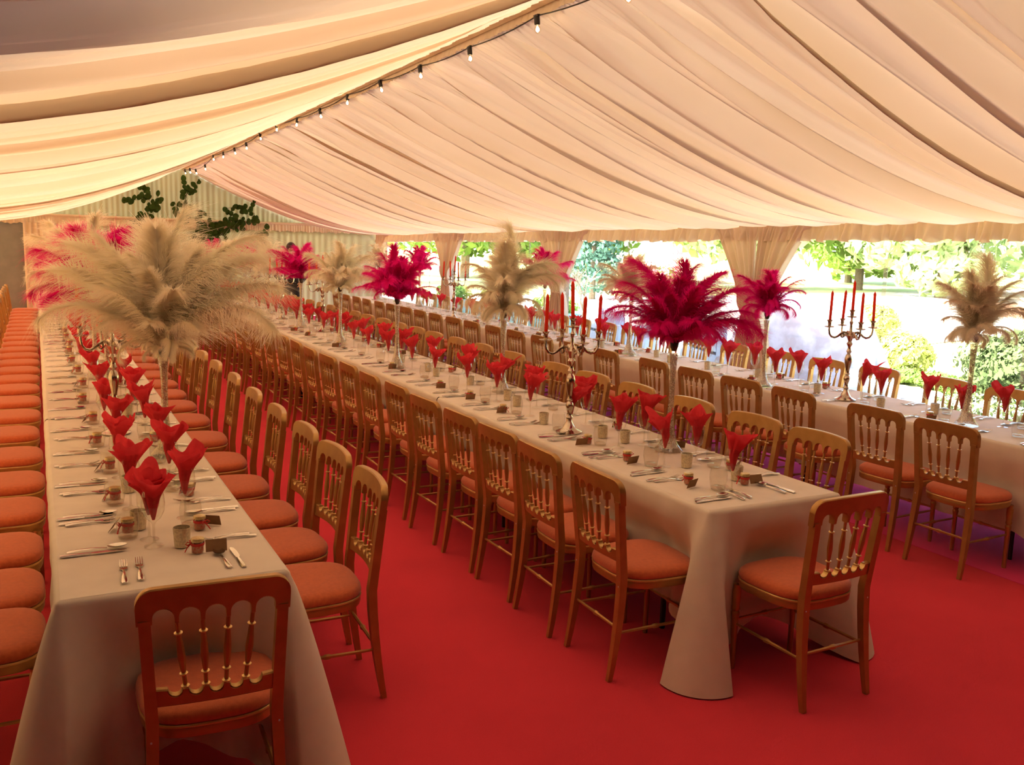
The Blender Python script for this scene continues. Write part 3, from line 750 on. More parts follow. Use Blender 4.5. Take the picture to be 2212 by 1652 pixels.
cnt = 0
USED = []
def free(x, y, rad):
    x, y = clear(x, y, rad)
    for _ in range(4):
        for (u, v, q) in USED:
            d = math.hypot(x-u, y-v)
            if d < q+rad-.02:
                s_ = 1 if y >= v else -1; y += s_*(q+rad-.02-d+.003)
    USED.append((x, y, rad)); return x, y
def setting(xe, yc, d, i, where, ts, first=False):
    global cnt
    def P(a, b): return (xe+d*a, yc+d*b)     # a into the table, b to the diner's left
    rz = -PI/2 if d > 0 else PI/2            # cutlery local +Y points into the table
    wh_ = where.replace('the ', ''); seat = f'{ordn(i)} place from near end, {wh_}'
    j = lambda s=.012: random.uniform(-s, s)
    wx, wy = free(*P((.235 if 'aisle side of the left' in where else .31)+j(.02), -.12+j(.02)), .042)
    WG.put((wx, wy, Zt), 0, f'wine glass at the {seat}', 'wine glasses on the tables')
    lx, ly = wx, wy
    NAP[random.randrange(8)].put((lx, ly, Zt), random.uniform(0, 6.28), f'red napkin in wine glass, {seat}', 'red napkins in the wine glasses', sc=random.uniform(.92, 1.06))
    far = yc > 11.5
    tx, ty = free(*P(.245+j(.02), -.035+j(.03)), .042)
    TG.put((tx, ty, Zt), 0, f'stemless tumbler at the {seat}', 'tumblers on the tables')
    if yc > 14.5: return
    for k, (b, Lc) in enumerate(((.195, .035), (.165, .055))):
        x, y = P(Lc+j(.006), b+j(.006)); FK.put((x, y, Zt), rz+j(.05), f'{"outer" if k == 0 else "inner"} fork of the {seat}', 'forks on the tables')
    x, y = P(.025+j(.006), -.195+j(.006)); KN.put((x, y, Zt), rz+j(.04), f'table knife of the {seat}', 'knives on the tables')
    x, y = P(.045+j(.006), -.165+j(.006)); SP.put((x, y, Zt), rz+j(.05), f'dessert spoon of the {seat}', 'spoons on the tables')
    if far: return
    # favour jar with a brown tag
    if 'left side of the left' in where:
        JAR.put((tx, ty, Zt+.018), random.uniform(2, 4), f'red-ribboned jar inside tumbler, {seat}', 'favour jars')
        x, y = free(*P(.215, .055), .022)
        TAG.put((x, y, Zt+.020), 0, f'brown name tag leaning on tumbler, {seat}', 'brown name tags', rot=(PI/2-.9+PI/2+.3, 0, -PI/2+j(.4)))
    elif random.random() < .62:
        x, y = free(*P(.20+j(.02), .05+j(.03)), .026)
        JAR.put((x, y, Zt), random.uniform(0, 6), f'tiny red-ribboned jar, {seat}', 'favour jars')
        x, y = free(*P(.165+j(.02), .02+j(.02)), .024)
        TAG.put((x, y, Zt+.0205), 0, f'brown name tag by the jar, {seat}', 'brown name tags', rot=(.35*d, 0, rz+PI/2+j(.6)))
for ts, ys, d, where in SETT:
    xe = ts[0] if d > 0 else ts[1]
    lim = {T1: 18.3, T2: 17.8, T3: 16.8}[ts]
    for i, y in enumerate(ys):
        if y > lim: break
        yy = y+.06 if ys is T1L else y
        setting(xe, yy, d, i, where, ts)
# end place settings
for (x0, x1), nm, cx_ in ((T1, 'left-hand', .39), (T2, 'middle', 2.90)):
    y0 = 2.97
    for k, (dx, lab) in enumerate((((-.185, 'outer'), (-.135, 'inner')) if nm == 'left-hand' else ((-.120, 'outer'), (-.070, 'inner')))):
        FK.put((cx_+dx, y0+.055+.01*k, Zt), -.05, f'{lab} fork of the end place of the {nm} table', 'forks on the tables')
    KN.put((cx_+.19, y0+.06, Zt), .03, f'table knife of the end place of the {nm} table', 'knives on the tables')
    SP.put((cx_+.145, y0+.07, Zt), .06, f'dessert spoon of the end place of the {nm} table', 'spoons on the tables')
    x, y = free(cx_-.06 if nm == 'left-hand' else cx_+.27, 3.37 if nm == 'left-hand' else 3.28, .042)
    if nm == 'left-hand':
        WG.put((x, y, Zt), 0, f'wine glass of the end place of the {nm} table', 'wine glasses on the tables')
        NAP[2].put((x, y, Zt), .6, f'red paper napkin in the end glass of the {nm} table', 'red napkins in the wine glasses')
    x, y = free(cx_+.07, 3.24, .028)
    JAR.put((x, y, Zt), 2.6, f'tiny red-ribboned jar of the end place of the {nm} table', 'favour jars')
    TAG.put((x+.062, y-.01, Zt+.023), 0, f'brown card name tag beside the end jar of the {nm} table', 'brown name tags', rot=(-.5, 0, -.12))
# tealight holders down the middle
tn = {'left-hand': 0, 'middle': 0, 'right-hand': 0}
for (x0, x1), nm, lst in ((T1, 'left-hand', [(.42, 3.33), (.30, 3.60), (.31, 4.15), (.33, 4.95), (.45, 5.9)]), (T2, 'middle', [(2.92, 3.62), (2.99, 3.32), (2.95, 4.22), (2.90, 4.38), (2.77, 4.85), (2.90, 5.46), (2.95, 5.7), (2.98, 6.4), (2.9, 6.9), (2.95, 7.2), (2.93, 7.8)]), (T3, 'right-hand', [(5.5, 3.4), (5.62, 4.25), (5.42, 4.55), (5.5, 5.2), (5.62, 6.1), (5.5, 6.6), (5.45, 7.1), (5.58, 7.5), (5.5, 8.4)])):
    for x, y in lst:
        x, y = free(x, y, .032); i = tn[nm]; tn[nm] += 1
        TL.put((x, y, Zt), 0, f'mottled gold tealight holder, {ordn(i)} from the near end of the {nm} table', 'tealight holders along the table centres')

# ------------------------------------------------------------------ feather centrepieces
def feather(bend, L=.55, n=230, seed=0, wid=.095, fat=.0017, layers=2, p=1.7, seg=5):
    r = np.random.default_rng(seed); S = 60
    s = np.linspace(0, 1, S+1); phi = bend*s**p
    dy = np.sin(phi); dz = np.cos(phi); Y = np.concatenate([[0], np.cumsum((dy[1:]+dy[:-1])/2)/S*L]); Z = np.concatenate([[0], np.cumsum((dz[1:]+dz[:-1])/2)/S*L])
    V = []; F = []; base = 0
    for layer in range(layers):
        for sx in (-1, 1):
            st = np.linspace(.10, 1.0, n)+r.uniform(-.002, .002, n); st = np.clip(st, .08, 1)
            ph = bend*st**p; y0 = np.interp(st, s, Y); z0 = np.interp(st, s, Z)
            prof = np.where(st < .35, .35+.65*np.sin(PI/2*np.clip((st-.08)/.27, 0, 1)), 1)*np.where(st > .80, 1-.50*((st-.80)/.20)**1.8, 1)
            ln = wid*prof*(r.uniform(.62, 1.0, n)+.38*r.random(n)**4)*(1-.10*layer)
            ang = np.radians(70-36*st+r.uniform(-10, 10, n)-8*layer)
            droop = (.55, .2, -.1)[layer]+r.uniform(-.3, .4, n)
            sway = r.uniform(-.30, .26, n)
            D = np.stack([0*ph, np.sin(ph), np.cos(ph)], -1); Nn = np.stack([0*ph, -np.cos(ph), np.sin(ph)], -1); Xx = np.array([1., 0, 0])
            for k in range(seg+1):
                t = k/seg
                side = sx*np.sin(ang)*ln*(t-.12*t*t); forw = np.cos(ang)*ln*t+sway*ln*t*t
                dn = -droop*ln*t**2+(.10*ln*math.sin(PI*t))
                P = np.stack([0*ph, y0, z0], -1)+Xx*side[:, None]+D*forw[:, None]+Nn*dn[:, None]
                w = fat*(1-.75*t)
                wd = D*(np.sin(ang)*w)[:, None]-Xx*(sx*np.cos(ang)*w)[:, None]
                V.append(P-wd); V.append(P+wd)
            m_ = 2*(seg+1)
            for k in range(seg):
                a = base+(2*k)*n; b = a+n; c = a+2*n; d = a+3*n
                idx = np.arange(n)
                F.append(np.stack([a+idx, b+idx, d+idx, c+idx], -1))
            base += m_*n
    P = np.concatenate(V); Fq = np.concatenate(F).tolist()
    mb = MB(); mb.v = P.tolist(); mb.f = [tuple(q) for q in Fq]; mb.mi = [0]*len(mb.f)
    ii = list(range(0, S+1, 5)); mb.tube([(0, Y[i], Z[i]) for i in ii], [.0030*(1-.8*i/S) for i in ii], 4)
    return mb, Vector((0, Y[-1], Z[-1]))
BENDS = [.45, 1.0, 1.6, 2.3, 2.9]
FM = {}
for lod, (n, fat, seg, ly, wd) in {'hi': (290, .0012, 5, 3, .150), 'mid': (150, .0019, 4, 3, .130), 'lo': (70, .0036, 3, 2, .120)}.items():
    for bi, b in enumerate(BENDS):
        mb, tip = feather(b, seed=bi*7+1, n=n, fat=fat, seg=seg, layers=ly, wid=wd, p=2.1 if b < 2 else 1.5)
        for cn in ('W', 'P'):
            me_o = None
            key = (lod, bi, cn)
            if cn == 'W':
                me = bpy.data.meshes.new('feather'); me.from_pydata(mb.v, [], mb.f); me.materials.append(MT['feather_white'])
                me.polygons.foreach_set('use_smooth', [True]*len(me.polygons)); base_me = me
            else:
                me = base_me.copy(); me.materials[0] = MT['feather_pink']
            FM[key] = (me, tip)
def put_feather(parent, base, tip, bi, lod, cn, roll=0, wsc=1.0):
    me, ctip = FM[(lod, bi, cn)]
    o = bpy.data.objects.new('feather', me); COL.objects.link(o); o.parent = parent
    ch = Vector(tip)-Vector(base); s_ = ch.length/ctip.length
    # canonical frame: chord direction c0, side X, convex side n0 ; target: chord ch, convex side up-ish
    c0 = ctip.normalized(); x0_ = Vector((1, 0, 0)); n0 = x0_.cross(c0)*-1
    if n0.dot(Vector((0, -1, 1))) < 0: n0 = -n0
    c1 = ch.normalized(); upv = Vector((0, 0, 1)); n1 = upv-c1*upv.dot(c1)
    if n1.length < .05: n1 = Vector((1, 0, 0))-c1*c1.x
    n1.normalize()
    hz = Vector((ch.x, ch.y, 0))
    if ch.z > 0 and hz.length > 1e-3:           # arch outwards: convex side faces up and inward
        pass
    x1_ = c1.cross(n1)
    A = Matrix((c0.cross(n0), n0, c0)).transposed(); B = Matrix((c1.cross(n1), n1, c1)).transposed()
    R_ = B @ A.inverted()
    q = Quaternion(c1, roll) @ R_.to_quaternion()
    o.rotation_mode = 'QUATERNION'; o.rotation_quaternion = q; o.scale = (s_*wsc, s_, s_); o.location = base
    return o
PALM = Vector((rt.x, rt.y, 0)); TOW = Vector((-rt.y, rt.x, 0))*-1   # along the view's right; towards the viewer
def vase(root, H):
    prof = [(.078, 0), (.079, .006), (.066, .022), (.046, .055), (.031, .11), (.021, .19), (.017, .28), (.0165, .40), (.020, .50), (.027, .575), (.034, .62)]
    k = H/.62
    prof = [(r, z*k) for r, z in prof]
    MB().lathe([(.001, .0)]+prof, 20, cap=False).build('vase', 'vase', root)
    MB().lathe([(.001, .012)]+[(r*.86, z) for r, z in prof[2:10]]+[(.001, prof[9][1])], 14, cap=False).build('clear_beads', 'beads', root)
    MB().lathe([(.012, H-.03), (.022, H-.005), (.025, H+.014), (.016, H+.028), (.001, H+.034)], 12).build('foam_ball', 'foam', root)
HAND = {}
# hand-set feathers: (across, towards viewer, up) of the tip from the head, and the bend
HAND[0] = [(.11, -.03, .66, 0), (-.10, .12, .45, 1), (-.31, .0, .54, 0), (-.47, -.05, .50, 1), (-.56, .10, .13, 2), (-.60, -.15, .36, 1), (.47, .0, .56, 1), (.30, .08, .40, 1), (.57, .0, .32, 1), (.57, .12, .13, 2), (.42, -.2, .46, 1),
           (-.20, .22, .30, 1), (.14, .22, .30, 1), (.0, .16, .38, 0), (.02, .20, .14, 2), (-.22, .2, .12, 2), (.24, .18, .12, 2), (-.12, -.2, .58, 0), (.05, -.3, .5, 0), (-.35, -.25, .42, 1), (.25, -.25, .5, 1), (-.2, .05, .46, 0), (.2, .03, .48, 0), (.0, .05, .58, 0)]
HAND[11] = [(-.38, .05, .16, 2), (-.30, .05, .32, 1), (-.24, -.05, .43, 1), (-.11, .1, .36, 0), (.03, .0, .43, 0), (.10, .0, .42, 1), (.20, .10, .30, 1), (.27, -.1, .38, 1), (.37, .0, .30, 1), (.38, .1, .18, 1), (.47, .02, .05, 2), (.36, .15, .08, 2), (-.24, .16, .12, 1), (-.12, .24, .10, 2), (.05, .25, .14, 1), (.18, .24, .06, 2), (-.32, -.1, .26, 1), (.06, .18, .30, 0), (-.15, .18, .24, 0), (.1, -.25, .3, 1), (-.1, -.25, .3, 1), (.3, -.22, .2, 1), (-.3, -.2, .14, 1),
            (.14, .12, .22, 0), (-.06, .12, .26, 0), (.22, .12, .18, 0), (-.2, .1, .2, 0), (0, .05, .34, 0), (.13, .0, .32, 0), (-.13, 0, .3, 0)]
HAND[13] = [(.02, 0, .62, 0), (-.10, .05, .40, 1), (.12, .05, .42, 1), (-.30, 0, .34, 2), (-.26, .1, .18, 2), (.28, 0, .34, 2), (.36, .05, .36, 2), (.38, 0, .22, 3), (.42, .1, .26, 2), (-.28, .05, .06, 3), (.27, .1, .02, 3), (-.1, .22, .12, 3), (.1, .22, .12, 3), (0, .25, .25, 2), (-.2, -.2, .3, 2), (.2, -.2, .3, 2), (0, .1, .5, 0), (-.2, .2, .02, 3), (.15, .2, -.02, 3)]
HAND[24] = [(.02, 0, .50, 0), (-.10, .05, .40, 0), (-.27, 0, .33, 1), (-.22, .06, .22, 2), (.25, .0, .36, 1), (.31, .02, .30, 1), (.33, 0, .16, 2), (-.24, .05, .10, 2), (.20, .05, .22, 1), (.10, .05, .38, 1), (-.14, .15, -.02, 3), (.14, .15, -.02, 3), (0, .2, .04, 3), (-.20, .1, -.02, 3), (.22, .1, -.02, 3), (.36, 0, .08, 3), (0, .12, .32, 1), (-.15, -.15, .3, 1), (.15, -.15, .3, 1), (.05, .1, .2, 2), (-.1, .1, .2, 2)]
HAND[26] = [(-.25, 0, .30, 1), (-.02, 0, .34, 1), (.16, .0, .30, 1), (.27, 0, .28, 1), (.28, .05, .18, 2), (.25, .05, .06, 3), (-.28, .05, .18, 2), (-.2, .08, .1, 3), (.1, .1, .22, 1), (-.1, .1, .22, 1), (0, .2, .08, 3), (-.12, .15, -.02, 3), (.12, .15, -.02, 3), (.06, -.1, .34, 1), (-.15, -.15, .25, 2), (.18, -.15, .2, 2), (0, .15, .25, 2), (.2, .1, .0, 3), (-.2, .1, 0, 3)]
WHICH = {'W': 'ivory', 'P': 'fuchsia'}
names_t = ['left-hand', 'middle', 'right-hand']
kc = {}
def tname(x): return names_t[0] if x < 1.5 else names_t[1] if x < 4.2 else names_t[2]
for vi, (kind, x, y, cn, sc_, _) in enumerate(VASES):
    if kind != 'v': continue
    tnm = tname(x); kk = (tnm, cn); kc[kk] = kc.get(kk, -1)+1
    root = empty('feather_centrepiece', (x, y, Zt)); H = .585 if vi else .53
    tag(root, f'{WHICH[cn]} ostrich feathers in a tall flared vase, {ordn(kc[kk])} {WHICH[cn]} one along the {tnm} table', 'centrepiece', 'feather centrepieces on the banquet tables')
    vase(root, H)
    dist = math.hypot(x, y); lod = 'hi' if dist < 7.3 else 'mid' if dist < 12.5 else 'lo'
    head = Vector((0, 0, H+.016))
    for k in range(12):
        a = 2*PI*k/12+vi; q = .14+.07*math.sin(k*2.3+vi); dvec = Vector((math.cos(a), math.sin(a), 0))
        put_feather(root, head+dvec*.015, head+dvec*q+Vector((0, 0, (-.03 if cn == 'W' else .035)+.03*math.sin(k*1.7))), 2 if k % 3 else 3, lod, cn, random.uniform(-.6, .6), .95)
    for k in range(9 if cn == 'W' else 5):
        a = 2*PI*k/9+.4+vi; dvec = Vector((math.cos(a), math.sin(a), 0)); q = random.uniform(.03, .13)
        put_feather(root, head+dvec*.01, head+dvec*q+Vector((0, 0, random.uniform(.18, .34))), random.choice((0, 1)), lod, cn, random.uniform(-.6, .6), 1.5)
    if vi in HAND:
        for a, b, h_, bi in HAND[vi]:
            tip = head+rt*a+TOW*b+Vector((0, 0, h_))
            bs = head+Vector(((tip-head).x, (tip-head).y, 0)).normalized()*.02
            put_feather(root, bs, tip, bi, lod, cn, random.uniform(-.3, .3), random.uniform(1.15, 1.5))
    else:
        rr_ = random.Random(vi*13+5)
        spec = [(9, (.30, .40), (.02, .16), (1, 2, 2)), (9, (.26, .38), (.18, .34), (1, 1, 2)), (6, (.08, .20), (.34, .46), (0, 0, 1)), (7, (.12, .20), (.14, .30), (0, 0, 1))]
        for n_, rr0, hh, bs_ in spec:
            a0 = rr_.uniform(0, 6)
            for k in range(n_):
                a = a0+2*PI*k/n_+rr_.uniform(-.22, .22); q = rr_.uniform(*rr0)*sc_; h_ = rr_.uniform(*hh)*sc_
                tip = head+Vector((q*math.cos(a), q*math.sin(a), h_)); bs = head+Vector((math.cos(a)*.02, math.sin(a)*.02, 0))
                put_feather(root, bs, tip, rr_.choice(bs_), lod, cn, rr_.uniform(-.4, .4), rr_.uniform(1.1, 1.5))

# ------------------------------------------------------------------ candelabra and candles
def make_candelabrum():
    r = empty('candelabrum'); tag(r, 'x', 'candelabrum')
    prof = [(.072, 0), (.074, .006), (.058, .014), (.040, .022), (.030, .040), (.018, .062), (.015, .075), (.021, .085), (.015, .095), (.012, .11), (.018, .135), (.023, .15), (.018, .165), (.011, .175), (.017, .185), (.012, .195),
            (.014, .215), (.024, .27), (.026, .295), (.020, .315), (.011, .33), (.019, .345), (.013, .358), (.010, .375), (.022, .40), (.012, .415), (.018, .432), (.028, .455), (.018, .475), (.010, .49), (.008, .53), (.013, .55), (.007, .56), (.007, .585)]
    MB().lathe([(.001, 0)]+prof+[(.001, .586)], 18, cap=False).build('stem', 'silver', r)
    def cup(cx, cy, z, par, pan=True):
        MB().lathe([(.006, 0), (.010, .006), (.013, .022), (.012, .034), (.017, .044), (.022, .050), (.018, .051), (.012, .046)], 12, (cx, cy, z)).build('candle_cup', 'silver', par)
        MB().lathe([(.007, -.004), (.030, .000), (.037, .006), (.035, .006), (.028, .003), (.006, .002)], 16, (cx, cy, z)).build('drip_pan', 'silver', par)
    cup(0, 0, .585, r)
    for k in range(4):
        a = PI/4*0+k*PI/2+.35; ca, sa = math.cos(a), math.sin(a)
        pr = [(.018, .455), (.03, .475), (.05, .480), (.070, .468), (.090, .450), (.112, .440), (.135, .446), (.150, .466), (.155, .492), (.155, .513)]
        arm = MB(); arm.tube([(q*ca, q*sa, z) for q, z in pr], [.009, .009, .0085, .008, .0075, .0075, .0075, .007, .0065, .006], 7)
        sc1 = [(.060+.022*math.cos(t)*(1-t/9), .458+.022*math.sin(t)*(1-t/9)-.004) for t in np.linspace(1.2, 6.2, 12)]
        arm.tube([(q*ca, q*sa, z) for q, z in sc1], [.0065-.0003*i for i in range(12)], 6)
        arm.sphere((sc1[-1][0]*ca, sc1[-1][0]*sa, sc1[-1][1]), .008, 8, 6)
        o = arm.build('arm', 'silver', r); cup(.155*ca, .155*sa, .513, o)
    return Proto(r)
CB = make_candelabrum()
cm = MB().lathe([(.0085, 0), (.0105, .01), (.0105, .22), (.009, .232), (.0035, .243), (.0008, .250)], 10)
CN = Proto(tag(cm.build('candle', 'red_wax'), 'x', 'candle')); kk_ = {}
cpos = ['left rear', 'right rear', 'right front', 'left front']
for vi, (kind, x, y, *_r) in enumerate(VASES):
    if kind != 'c': continue
    tnm = tname(x); kk_[tnm] = kk_.get(tnm, -1)+1; nm = f'{ordn(kk_[tnm])} candelabrum along the {tnm} table'
    rz = -math.atan2(x, y)+.03+random.uniform(-.04, .04); S_ = 1.08
    CB.put((x, y, Zt), rz, f'silver five-armed candelabrum, {ordn(kk_[tnm])} one along the {tnm} table', 'candelabra on the banquet tables', sc=S_)
    th = lambda: (random.uniform(-.045, .045), random.uniform(-.045, .045), 0)
    CN.put((x, y, Zt+(.585+.024)*S_), 0, f'red taper candle in the centre of the {nm}', 'red taper candles', rot=th())
    for k in range(4):
        a = k*PI/2+.35+rz
        CN.put((x+.155*S_*math.cos(a), y+.155*S_*math.sin(a), Zt+(.513+.024)*S_), 0,
               f'red taper candle on the {["right", "far", "left", "near"][k]} arm of the {nm}', 'red taper candles', rot=th())

# ------------------------------------------------------------------ foliage on the far wall
lf = MB(); lp = [(0, 0), (.022, .012), (.036, .035), (.034, .06), (.018, .082), (0, .09)]
P = [(x, y, .004-.15*abs(x)) for x, y in lp]+[(-x, y, .004-.15*abs(x)) for x, y in lp[1:-1][::-1]]
cI = len(P); P.append((0, .045, .006)); n_ = len(P)-1; lf.add(P, [(i, (i+1) % n_, cI) for i in range(n_)])
leaf_me = lf.build('leaf', 'leaf'); LEAF = leaf_me.data; bpy.data.objects.remove(leaf_me)
SPR = [('tall spray of dark leaves left of the gable centre', [[(1.98, 1.88), (2.08, 2.18), (2.27, 2.34), (2.21, 2.63), (2.01, 2.86), (2.12, 2.94)], [(2.2, 2.58), (1.91, 2.54), (1.69, 2.46)], [(2.27, 2.34), (2.42, 2.49), (2.38, 2.68)], [(2.08, 2.18), (1.84, 1.96), (1.7, 1.86)]]),
       ('upright spray of dark leaves under the gable point', [[(2.93, 2.01), (2.96, 2.31), (2.96, 2.61), (3.02, 2.81), (2.9, 2.98)], [(2.99, 2.71), (3.19, 2.87), (3.24, 3.0)], [(2.88, 2.21), (2.79, 2.41), (2.73, 2.55)]]),
       ('dense low clump of dark leaves on the far wall seam', [[(3.61, 1.88), (3.42, 2.03), (3.27, 2.23), (3.18, 2.4)], [(3.61, 1.88), (3.31, 1.87), (3.16, 1.77)], [(3.61, 1.88), (3.71, 2.04), (3.67, 2.16)], [(3.3, 1.75), (3.45, 1.95), (3.5, 2.1)], [(3.7, 1.75), (3.4, 1.8), (3.2, 2.0)], [(3.6, 1.7), (3.5, 1.9), (3.35, 2.1)]]),
       ('wide arching spray of dark leaves on the right of the far wall', [[(3.61, 1.93), (3.92, 2.25), (3.87, 2.45), (4.07, 2.51), (4.33, 2.42), (4.45, 2.58)], [(3.66, 1.94), (3.96, 2.05), (4.12, 2.21), (4.43, 2.15), (4.45, 2.37)], [(3.96, 2.05), (4.22, 2.0), (4.14, 2.26)]]),
       ('small low spray of dark leaves at the right end of the foliage', [[(4.52, 1.75), (4.63, 1.91), (4.79, 1.99)]])]
for lab, stems in SPR:
    x0, z0 = stems[0][0]; root = empty('foliage_spray', (x0, YF-.20, z0)); tag(root, lab, 'foliage', 'leaf sprays on the far wall')
    for si, st in enumerate(stems):
        pp = [Vector((x-x0, random.uniform(-.08, .05), z-z0)) for x, z in st]
        MB().tube(pp, .006, 4).build('stem', 'stem', root)
        dens = 16 if 'dense' in lab else 11
        for a, b in zip(pp[:-1], pp[1:]):
            nl = max(3, int((b-a).length*dens*2.2))
            for k in range(nl):
                o = bpy.data.objects.new('leaf', LEAF); COL.objects.link(o); o.parent = root
                jit = .11 if 'dense' in lab else .035
                o.location = a+(b-a)*((k+.5)/nl)+Vector((random.uniform(-jit, jit), random.uniform(-.1, .0), random.uniform(-jit, jit)))
                o.rotation_euler = (PI/2+random.uniform(-.6, .6), random.uniform(-PI, PI), random.uniform(-.7, .7)); s_ = random.uniform(1.1, 1.8); o.scale = (s_, s_, s_)

# ------------------------------------------------------------------ people at the far end
def person(loc, rz, label, pose):
    root = empty('person', loc, rz); tag(root, label, 'person')
    def skin_body(name, verts, edges, radii, m, sub=2):
        me = bpy.data.meshes.new(name); me.from_pydata(verts, edges, []); o = link(name, me, root); me.materials.append(MT[m])
        mod = o.modifiers.new('skin', 'SKIN')
        for i, r in enumerate(radii):
            sv = me.skin_vertices[0].data[i]; sv.radius = r if isinstance(r, tuple) else (r, r); sv.use_root = (i == 0)
        sm = o.modifiers.new('sub', 'SUBSURF'); sm.levels = sub; sm.render_levels = sub; mod.use_smooth_shade = True; return o
    # clothed body, one surface, arms and legs included
    v = [(0, 0, .95), (0, 0, 1.12), (0, .01, 1.30), (0, .01, 1.42), (0, .0, 1.50),
         (.09, 0, .90), (.10, .02, .50), (.10, 0, .10), (.10, .06, .04), (-.09, 0, .90), (-.10, .02, .50), (-.10, 0, .10), (-.10, .06, .04),
         (.17, 0, 1.40), (.30 if pose else .22, -.04, 1.14), (.17 if pose else .24, .06, 1.00 if pose else .92), (-.17, 0, 1.40), (-.30 if pose else -.22, -.04, 1.14), (-.17 if pose else -.24, .06, 1.00 if pose else .92)]
    e = [(0, 1), (1, 2), (2, 3), (3, 4), (0, 5), (5, 6), (6, 7), (7, 8), (0, 9), (9, 10), (10, 11), (11, 12), (3, 13), (13, 14), (14, 15), (3, 16), (16, 17), (17, 18)]
    r = [(.15, .11), (.135, .10), (.16, .11), (.13, .09), (.06, .055), .085, .062, .045, .04, .085, .062, .045, .04, .065, .046, .036, .065, .046, .036]
    skin_body('clothed_body', v, e, r, 'black_cloth')
    skin_body('head', [(0, 0, 1.50), (0, .01, 1.56), (0, .02, 1.62), (0, .015, 1.69)], [(0, 1), (1, 2), (2, 3)], [.045, (.055, .06), (.072, .082), (.06, .075)], 'skin')
    f = MB(); f.sphere((-.028, .092, 1.645), .009, 8, 6); f.sphere((.028, .092, 1.645), .009, 8, 6); f.build('eyes', 'whitepaint', root)
    nz = MB(); nz.tube([(0, .088, 1.66), (0, .112, 1.615), (0, .095, 1.605)], [.006, .012, .008], 6); nz.build('nose', 'skin', root)
    h = MB(); h.sphere((0, -.012, 1.665), .098, 14, 10, (.92, 1.05, 1.0)); h.sphere((0, -.075, 1.59), .06, 10, 8, (1, .7, 1.3)); h.build('hair', 'hair', root)
    for sx in (-1, 1):
        hx = sx*(.15 if pose else .245); hz_ = 1.0 if pose else .88
        skin_body('hand', [(hx+sx*.02, .06, hz_+.01), (hx, .085, hz_-.04), (hx-sx*.02, .10, hz_-.08), (hx-sx*.045, .10, hz_-.085), (hx+sx*.005, .105, hz_-.09), (hx+sx*.02, .10, hz_-.085), (hx-sx*.04, .11, hz_-.03)],
                  [(0, 1), (1, 2), (1, 3), (1, 4), (1, 5), (0, 6)], [.022, (.03, .015), .009, .008, .009, .008, .010], 'skin', 1)
    return root
person((4.28, 17.35, 0), 2.9, 'person in black clothes, hands on hips, beyond the middle table', True)
person((2.0, 19.5, 0), -.4, 'person in black clothes standing beyond the far end of the middle table', False)

# ------------------------------------------------------------------ outdoors
gr = MB(); gr.add([(-120, -120, -.06), (200, -120, -.06), (200, 200, -.06), (-120, 200, -.06)], [(0, 1, 2, 3)])
o = gr.build('ground', 'lawn', None, False); tag(o, kind='structure')
gv = MB(); gv.add([(7.6, -12, -.045), (10.9, -12, -.045), (10.9, 6, -.045), (11.3, 9.0, -.045), (12.5, 12, -.045), (18, 13.5, -.045), (60, 20, -.045), (60, 36, -.045), (22, 29, -.045), (13, 30, -.045), (7.6, 30, -.045)], [tuple(range(11))])
o = gv.build('path', 'gravel', None, False); tag(o, kind='structure')
def leafblob(c, rad, n, size, seed, shell=.75, flat_=1.0):
    r = np.random.default_rng(seed); d = r.normal(size=(n, 3)); d /= np.linalg.norm(d, axis=1)[:, None]
    q = (shell+(1-shell)*r.random(n))*(1+.10*np.sin(d[:, 0]*5+seed)+.08*np.sin(d[:, 1]*7+d[:, 2]*6))
    P = d*q[:, None]*np.array(rad)+np.array(c)
    t = r.normal(size=(n, 3)); t -= d*(t*d).sum(1)[:, None]*.6; t /= np.linalg.norm(t, axis=1)[:, None]
    b = np.cross(d+r.normal(size=(n, 3))*.5, t); b /= np.linalg.norm(b, axis=1)[:, None]
    s_ = size*r.uniform(.6, 1.3, n)[:, None]
    V = np.concatenate([P-t*s_, P+b*s_*.55, P+t*s_, P-b*s_*.55]); i = np.arange(n)
    return V, np.stack([i, i+n, i+2*n, i+3*n], -1)
def leafy(root, blobs, m, name='foliage'):
    mb = MB()
    for k, (c, rad, n, size) in enumerate(blobs):
        V, F = leafblob(c, rad, n, size, k*11+len(name)+int(abs(c[2]*7))); mb.add(V.tolist(), F.tolist())
    o = mb.build(name, m, root, False); o['kind'] = 'stuff'; return o
def tree(x, y, h, w, m, label, trunk=.16, cat='tree', grp='trees beyond the drive', lo=.25, seed=0, sz=.16, dens=1.0):
    r_ = random.Random(seed+int(x*10)); root = empty('tree', (x, y, -.06)); tag(root, label, cat, grp)
    MB().tube([(0, 0, 0), (.1, .05, h*.3), (-.05, .1, h*.6), (0, 0, h*.85)], [trunk, trunk*.8, trunk*.5, trunk*.2], 8).build('trunk', 'bark', root)
    for k in range(3):
        a = r_.uniform(0, 6); MB().tube([(0, 0, h*(.3+.1*k)), (w*.3*math.cos(a), w*.3*math.sin(a), h*(.5+.1*k))], [trunk*.4, trunk*.15], 5).build('branch', 'bark', root)
    bl_ = []
    for k in range(9):
        a = r_.uniform(0, 6.28); q = r_.uniform(0, w*.42); z = h*(lo+.18+(1-lo-.3)*r_.random())
        bl_.append(((q*math.cos(a), q*math.sin(a), z), (w*.33, w*.33, h*.2), int(420*dens), sz))
    leafy(root, bl_, m); return root
